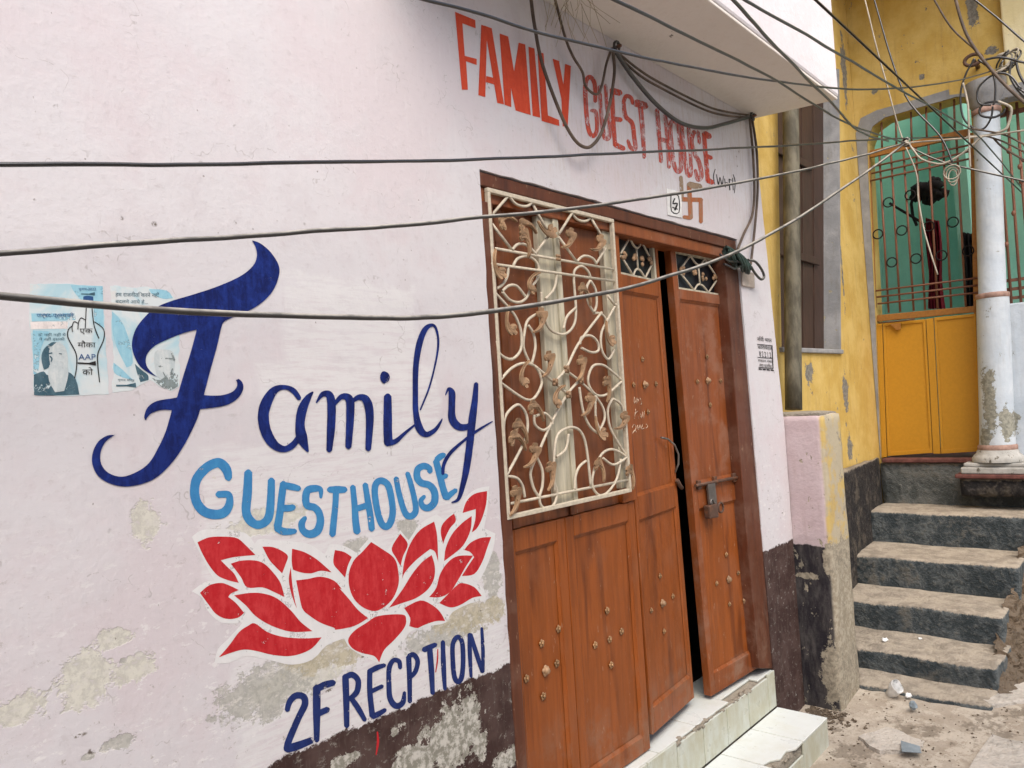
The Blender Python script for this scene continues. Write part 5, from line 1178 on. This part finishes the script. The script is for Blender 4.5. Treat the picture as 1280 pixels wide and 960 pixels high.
# broken rubble flank on the lane side: one eroded bank falling away from the step ends
mb = MB(); nu, nv = 90, 34; vs = []; fs = []
xs_ = [lev[5][0] - .02, lev[4][0], lev[3][0], lev[2][0], lev[1][0], YX - .1]; zs_ = [.07, lev[4][1] - .03, lev[3][1] - .03, lev[2][1] - .03, lev[1][1] - .03, lev[1][1]]
ys_ = [PX(right_px[5], lev[5][0]).y, PX(right_px[4], lev[4][0]).y, PX(right_px[3], lev[3][0]).y, PX(right_px[2], lev[2][0]).y, PX(right_px[1], lev[1][0]).y, -1.0]
for i in range(nu + 1):
    t = i / nu * 5; k = min(4, int(t)); w = t - k
    x_ = xs_[k] + (xs_[k + 1] - xs_[k]) * w; zt = zs_[k] + (zs_[k + 1] - zs_[k]) * w * .9; y0_ = ys_[k] + (ys_[k + 1] - ys_[k]) * w
    for j in range(nv + 1):
        h = j / nv; p = Vector((x_ + .05, y0_ + .03 - .22 * h, max(0, zt - .05) * (1 - h) ** 1.1 + .02 * (1 - h)))
        vs.append(p + mnoise.noise_vector(p * 9) * .030 + mnoise.noise_vector(p * 26) * .022 + mnoise.noise_vector(p * 60) * .008)
for i in range(nu):
    for j in range(nv): fs.append((i * (nv + 1) + j, (i + 1) * (nv + 1) + j, (i + 1) * (nv + 1) + j + 1, i * (nv + 1) + j + 1))
mb.add(vs, fs, False); mb.build('rubble_flank', M['rubble'], stairs)
def chips(mb, n, fx, r0, r1):
    for i in range(n):
        p = fx()
        if p is None: continue
        r = random.uniform(r0, r1); b_ = len(mb.v); mb.sphere(p, r, 5, 3, (1.3, 1, .55))
        for q in range(b_, len(mb.v)): mb.v[q] += Vector((random.uniform(-r, r), random.uniform(-r, r), random.uniform(-r, r) * .5)) * .45
        mb.sm[-15:] = [False] * 15
# dirt heaped against pier foot
def heap():
    x_ = 3.86 - abs(random.gauss(0, .10)); y_ = -.03 - abs(random.gauss(0, .10)); return (x_, y_, ground_h(x_, y_) + .003)
mb = MB(); chips(mb, 260, heap, .003, .010)
tag(mb.build('dirt_heap', M['rubble']), 'brown dirt and grit gathered at the foot of the plaster pier', 'dirt', kind='stuff')
def lane():
    x_, y_ = random.uniform(3.3, 4.6), random.uniform(-1.1, -.1)
    if x_ < 3.55 and y_ > -.26: return None
    return (x_, y_, ground_h(x_, y_) + .001)
mb = MB(); chips(mb, 420, lane, .0015, .006)
tag(mb.build('grit', M['rubble']), 'small stones and grit scattered over the lane', 'gravel', kind='stuff')

# ================================================================== LITTER
def crumple(name, label, px, size, mat, zz, sq=(1, .7, .8), seed=0):
    c = PZ(px, zz); mb = MB(); mb.sphere(c, size, 9, 6, sq); 
    mb.v = [v + mnoise.noise_vector((v - c) * (1.6 / size) + Vector((seed, 0, 0))) * size * .55 for v in mb.v]; mb.sm = [False] * len(mb.sm)
    return tag(mb.build(name, mat), label, 'litter')
gz = ground_h(4.1, -.35) + .02
c = PZ((1118, 862), gz + .022); ax = Vector((-.45, -.55, .70)).normalized(); u_ = ax.orthogonal().normalized(); w_ = ax.cross(u_); vs = []; fs = []
for j, (t, r) in enumerate(((-.045, .0), (-.045, .019), (-.02, .022), (.0, .024), (.025, .028), (.03, .0275), (.0, .0225), (-.04, .017), (-.04, .0))):
    for i in range(14):
        a_ = 6.2832 * i / 14; p = c + (ax * t + (u_ * math.cos(a_) + w_ * math.sin(a_) * .72) * r) * 1.3
        vs.append(p + mnoise.noise_vector(p * 38) * .007)
for j in range(8):
    for i in range(14): fs.append((j * 14 + i, j * 14 + (i + 1) % 14, (j + 1) * 14 + (i + 1) % 14, (j + 1) * 14 + i))
tag(MB().add(vs, fs, True).build('paper_cup', M['litter']), 'crushed white paper cup lying below the lowest step', 'paper cup')
crumple('paper_scrap', 'small white scrap beside the crumpled cup', (1136, 869), .018, M['litter'], gz, (1.2, .8, .5), 2)
crumple('plastic_wrapper', 'crumpled blue and white wrapper nearest the lane', (1141, 882), .022, M['litter_blue'], gz, (1, .8, .9), 3)
crumple('paper_scrap', 'torn white paper on a lower stair tread', (1106, 800), .018, M['litter'], lev[4][1] + .01, (1.3, .8, .5), 4)
crumple('paper_scrap', 'tiny pale crumb of paper, rightmost on the stair tread', (1150, 798), .010, M['litter'], lev[4][1] + .006, (1.6, .8, .5), 5)
crumple('paper_scrap', 'tiny white chip lying near the pale paving slab', (1210, 902), .010, M['litter'], .05, (1.3, .8, .5), 6)
mb = MB(); q = [PZ(p, .045) for p in ((1126, 927), (1150, 934), (1152, 942), (1127, 940))]; mb.hexa(q, (0, 0, .006)); tag(mb.build('plastic_sheet', M['litter_blue'], bevel=.002), 'flat blue grey scrap of plastic on the ground', 'litter')

# ================================================================== CABLES
def run_on(pts, k=260.0):
    """a line that leaves the view keeps going"""
    pts = [tuple(map(float, p)) for p in pts]
    for e, n in ((0, 1), (-1, -2)):
        p, q = pts[e], pts[n]
        if p[0] < -5 or p[0] > 1283 or p[1] < -10:
            d = math.hypot(p[0] - q[0], p[1] - q[1]) or 1; x = (p[0] + (p[0] - q[0]) / d * k, p[1] + (p[1] - q[1]) / d * k * .8)
            pts = [x] + pts if e == 0 else pts + [x]
    return pts
def cable(label, pts, a, b, r, mat, name='cable', group=None):
    pts = run_on(pts)
    pl = Plane(a, b); P = [pl.at(p) for p in smooth_line([tuple(map(float, p)) for p in pts], 8)]
    P = [p + Vector((0, mnoise.noise(p * 3 + Vector((r * 999, 0, 0))) * .005, mnoise.noise(p * 3.5 + Vector((0, r * 999, 0))) * .0028 + mnoise.noise(p * 14) * .0012)) for p in P]
    r = [r * (1 + .10 * mnoise.noise(p * 7)) for p in P]
    return tag(MB().tube(P, r, 8).build(name, mat), label, 'cable', group)
J = PX((1132, 178), 5.0); Jp = (J.x, J.y)
cable('uppermost black cable crossing straight over the pink wall', [(-260, 209), (-100, 208), (0, 207), (150, 206), (300, 204), (450, 202), (600, 199), (750, 193), (900, 186), (1000, 181), (1100, 174), (1210, 171)], (.2, -.10), Jp, .0042, M['cable'])
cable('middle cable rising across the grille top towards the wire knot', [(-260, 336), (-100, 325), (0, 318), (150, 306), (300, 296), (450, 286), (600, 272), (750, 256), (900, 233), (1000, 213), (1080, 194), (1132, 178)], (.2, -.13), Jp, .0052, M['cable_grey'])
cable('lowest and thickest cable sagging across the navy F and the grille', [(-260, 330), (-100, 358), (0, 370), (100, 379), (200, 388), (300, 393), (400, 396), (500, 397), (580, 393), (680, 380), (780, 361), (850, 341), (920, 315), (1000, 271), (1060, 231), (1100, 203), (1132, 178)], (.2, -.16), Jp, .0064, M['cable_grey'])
cable('thin cable slanting under the ledge to the pale pilaster', [(440, -25), (535, 0), (600, 17), (665, 39), (760, 62), (850, 82), (940, 97), (1040, 110), (1120, 110), (1200, 100), (1258, 82)], (1.3, -.44), (5.8, -.84), .0038, M['cable'])
cable('black cable running below the ledge edge to the wire knot', [(700, -35), (768, 0), (860, 45), (960, 95), (1050, 150), (1110, 172), (1132, 178)], (2.0, -.62), Jp, .0042, M['cable'])
cable('black cable crossing the white ledge corner towards the column', [(880, -30), (931, 0), (1020, 51), (1112, 105), (1210, 160), (1245, 195), (1300, 260)], (2.6, -.85), (5.6, -.80), .0038, M['cable'])
cable('short steep cable crossing the white ledge face', [(880, -36), (915, 0), (960, 48), (1020, 110), (1046, 136), (1074, 165), (1110, 176)], (2.6, -.75), (4.8, -.42), .0038, M['cable'])
cable('pale thin wire dropping from above past the teal gateway', [(1073, -30), (1081, 0), (1105, 95), (1127, 170), (1145, 215), (1148, 250), (1156, 293), (1172, 343)], (5.2, -.2), (5.2, -1), .0045, M['cable_pale'])
cable('dark cable dropping over the yellow wall into the gateway', [(1086, -30), (1093, 0), (1112, 65), (1135, 125), (1175, 170), (1190, 203)], (5.1, -.2), (5.1, -1), .0055, M['cable'])
cable('brown cable curving down the yellow wall to its bracket', [(1150, -30), (1168, 0), (1190, 35), (1217, 60)], (5.4, -.2), (5.4, -1), .0060, M['cable_brown'])
cable('thick pale conduit bending down past the column head', [(1190, -30), (1195, 0), (1207, 40), (1225, 70), (1255, 105), (1285, 132), (1330, 170)], (5.3, -.2), (5.3, -1), .0095, M['cable_brown'])
cable('dark wire crossing the pale pilaster at the top right', [(1190, -24), (1218, 0), (1245, 22), (1285, 55), (1330, 90)], (5.2, -.2), (5.2, -1), .0055, M['cable'])
zk = Z(1160, 60, 0.1458)
for lab, pts, r, m_ in (('large black loop of wire hanging left of the column head', [(400, 90), (330, 210), (285, 350), (280, 480), (310, 610), (400, 690), (480, 690), (540, 600), (555, 500)], .0060, 'cable'),
        ('black wire arching from the bracket over the loop', [(430, 100), (540, 190), (575, 300), (575, 430), (560, 490)], .0060, 'cable'),
        ('black wire looping in front of the column head', [(900, 420), (800, 350), (720, 250), (640, 215), (540, 240), (440, 330), (420, 420), (450, 480), (540, 490)], .0060, 'cable'),
        ('small black coil tied round the column head', [(600, 460), (500, 470), (445, 520), (460, 580), (560, 595), (640, 560), (660, 520)], .0070, 'cable'),
        ('white wire bending round the right of the column head', [(600, 460), (680, 490), (715, 530), (690, 650), (650, 705), (500, 750), (330, 765)], .0080, 'cable_pale'),
        ('black wire running from the bracket to the pale pilaster knot', [(480, 105), (600, 80), (740, 100), (900, 140)], .0070, 'cable'),
        ('pale wire hanging straight down in front of the gate post', [(300, 300), (330, 420), (345, 520), (350, 700), (358, 960), (362, 1020)], .0060, 'cable_pale'),
        ('pale wire leaving the knot for the right edge, topmost', [(-200, 815), (350, 770), (600, 740), (823, 705), (1000, 670)], .0055, 'cable_pale'),
        ('brown wire slanting down to the right, first below the pale one', [(360, 690), (640, 740), (823, 825), (1000, 900)], .0055, 'cable_brown'),
        ('brown wire slanting down to the right, second below the pale one', [(480, 750), (640, 800), (823, 890), (1000, 980)], .0050, 'cable_brown'),
        ('brown wire slanting down to the right, lowest of three', [(560, 770), (640, 850), (823, 960), (950, 1030)], .0060, 'cable_brown'),
        ('pale loop of wire drooping below the wire knot', [(-180, 800), (-130, 870), (-60, 950), (60, 990), (150, 985), (300, 900), (460, 760)], .0065, 'cable_pale'),
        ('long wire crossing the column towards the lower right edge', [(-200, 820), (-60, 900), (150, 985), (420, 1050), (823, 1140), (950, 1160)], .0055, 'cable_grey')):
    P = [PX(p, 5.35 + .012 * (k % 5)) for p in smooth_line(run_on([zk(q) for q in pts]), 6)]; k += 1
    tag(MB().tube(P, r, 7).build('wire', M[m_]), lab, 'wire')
c = PX((1190, 215), 5.35); mb = MB()
for j in range(3):
    mb.tube([c + Vector((.006 * j, (.046 - .011 * j) * math.cos(a), (.042 + .003 * j) * math.sin(a) - .016 * j)) for a in frange(0, 6.0, .3)], .0038, 6, closed=True)
tag(mb.build('wire_coil', M['cable_pale']), 'small coil of pale wire hanging in front of the teal gateway', 'wire coil')
kn = thing('wire_knot', 'taped knot of wires where the three long cables meet', 'wire knot', J)
for j in range(5):
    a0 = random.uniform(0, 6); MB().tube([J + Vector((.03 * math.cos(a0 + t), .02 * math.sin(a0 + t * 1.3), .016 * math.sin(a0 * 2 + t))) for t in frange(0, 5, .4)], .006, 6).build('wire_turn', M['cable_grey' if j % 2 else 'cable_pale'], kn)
b = PX((1217, 76), 5.95); br = thing('cable_bracket', 'rusty ring bracket on the yellow wall holding black cables', 'bracket', b)
mb = MB(); mb.tube([b + Vector((-.02, .05 * math.cos(t), .035 * math.sin(t))) for t in frange(0, 5.9, .35)], .012, 7, closed=True); mb.build('ring', M['rustiron'], br)
MB().tube([b, b + Vector((.15, 0, 0))], .014, 7).build('peg', M['rustiron'], br)
b = PX((1265, 74), 5.9); kn = thing('wire_knot', 'tangle of white and black wire on the pale pilaster', 'wire knot', b)
for j in range(6):
    a0 = random.uniform(0, 6); MB().tube([b + Vector((.02 * math.sin(t), .05 * math.cos(a0 + t) + .01 * j, .06 * math.sin(a0 + t * .8))) for t in frange(0, 5, .4)], .006, 6).build('wire_turn', M['cable_pale' if j % 2 else 'cable'], kn)
for pts, lab in (([(1265, 76), (1262, 92), (1268, 106), (1276, 116), (1290, 128)], 'black wire hanging from the pilaster tangle, left one'), ([(1270, 76), (1274, 92), (1284, 108), (1300, 120)], 'black wire hanging from the pilaster tangle, right one')):
    tag(MB().tube([PX(p, 5.88) for p in smooth_line([tuple(map(float, q)) for q in pts], 5)], .008, 7).build('wire', M['cable']), lab, 'wire')
# wires tacked along the wall under the ledge
wy = -.035
for lab, pts, y, r, m_ in (('brown cable looping down across the sign word FAMILY', [(661, -20), (664, 0), (668, 30), (678, 80), (700, 140), (715, 170), (728, 183), (740, 182), (752, 165), (762, 130), (768, 90), (766, 62)], -.05, .0060, 'cable_brown'),
        ('brown cable hooking down at the sign letter G', [(690, -15), (694, 0), (706, 45), (716, 70), (728, 90), (732, 108), (745, 118), (752, 108), (758, 80), (764, 62)], -.035, .0048, 'cable_brown'),
        ('thick black cable drooping under the ledge over GUEST HOUSE', [(768, 62), (790, 95), (820, 130), (850, 153), (880, 160), (905, 155), (936, 146)], -.03, .0085, 'cable'),
        ('upper of two brown wires strung beneath the ledge', [(770, 64), (800, 88), (830, 106), (880, 131), (905, 139), (936, 144)], -.022, .0048, 'cable_brown'),
        ('lower of two brown wires strung beneath the ledge', [(769, 66), (798, 93), (830, 112), (878, 136), (905, 144), (936, 147)], -.026, .0048, 'cable_brown'),
        ('left wire hanging from the ledge corner to the taped bundle', [(937, 147), (941, 190), (943, 240), (940, 270), (930, 292), (922, 312)], -.02, .0062, 'cable_brown'),
        ('right wire hanging from the ledge corner to the plastic box', [(940, 147), (946, 190), (947, 240), (943, 290), (938, 335)], -.02, .0062, 'cable_brown')):
    pl = Plane((0, y), (1, y)); tag(MB().tube([pl.at(p) for p in smooth_line([tuple(map(float, q)) for q in pts], 6)], r, 7).build('wire', M[m_]), lab, 'wire')
for px, lab in (((768, 60), 'nail with wound wire under the ledge above GUEST'), ((938, 146), 'nail with wound wire at the right ledge corner')):
    c = PY(px, -.02); nl = thing('wire_nail', lab, 'nail', c)
    MB().tube([c + Vector((0, .03, 0)), c + Vector((0, -.03, 0))], .006, 6).build('nail', M['rustiron'], nl)
    MB().tube([c + Vector((.018 * math.cos(t), -.012 + .003 * math.sin(t * 2.3), .020 * math.sin(t))) for t in frange(0, 12, .4)], .0045, 6).build('winding', M['cable'], nl)
# taped bundle and clear box at the door head
c = PY((921, 325), -.03); tb = thing('taped_bundle', 'green taped bundle of wire ends at the top right of the door', 'wire bundle', c)
for j in range(11):
    a0 = random.uniform(0, 6.28); pts = []
    for i in range(9):
        t = i / 8; rr = .020 + .010 * math.sin(t * 3.1) + random.uniform(-.004, .004)
        pts.append(c + Vector((-.11 + .21 * t, rr * .7 * math.cos(a0 + t * 4.5) - .004, .028 - .06 * t + rr * math.sin(a0 + t * 4.5))))
    MB().tube([Vector(p) for p in smooth_line([tuple(p) for p in pts], 3)], random.uniform(.005, .010), 6).build('tape_wrap', M['tape'], tb)
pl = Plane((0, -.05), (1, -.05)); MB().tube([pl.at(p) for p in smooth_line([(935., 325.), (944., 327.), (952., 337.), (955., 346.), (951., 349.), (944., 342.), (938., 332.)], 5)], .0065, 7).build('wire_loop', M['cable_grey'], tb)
for q in ([(900, 318), (910, 326), (925, 328)], [(905, 330), (918, 336), (932, 330)]): MB().tube([pl.at(p) for p in q], .005, 6).build('wire_end', M['cable'], tb)
q = [PY(p, -.012) for p in ((928, 338), (943, 341), (944, 360), (929, 357))]
MB().hexa(q, (0, .011, 0)).build('switch_box', M['plastic'], None, bevel=.003)
tag(bpy.data.objects['switch_box'], 'small clear plastic box on the wall under the taped bundle', 'switch box')
# dry grass stuck under the ledge
mb = MB(); c = PY((718, 4), -.10)
for i in range(22):
    p = c + Vector((random.gauss(0, .05), random.gauss(0, .03), random.uniform(0, .05))); d = Vector((random.gauss(0, .05), random.gauss(0, .03), -random.uniform(.04, .20)))
    mb.tube([p, p + d * .5 + Vector((random.gauss(0, .012), random.gauss(0, .01), 0)), p + d], .0008, 4)
tag(mb.build('dry_grass_tuft', M['straw']), 'wispy dry grass tuft hanging below the ledge above the sign', 'dry grass', kind='stuff')
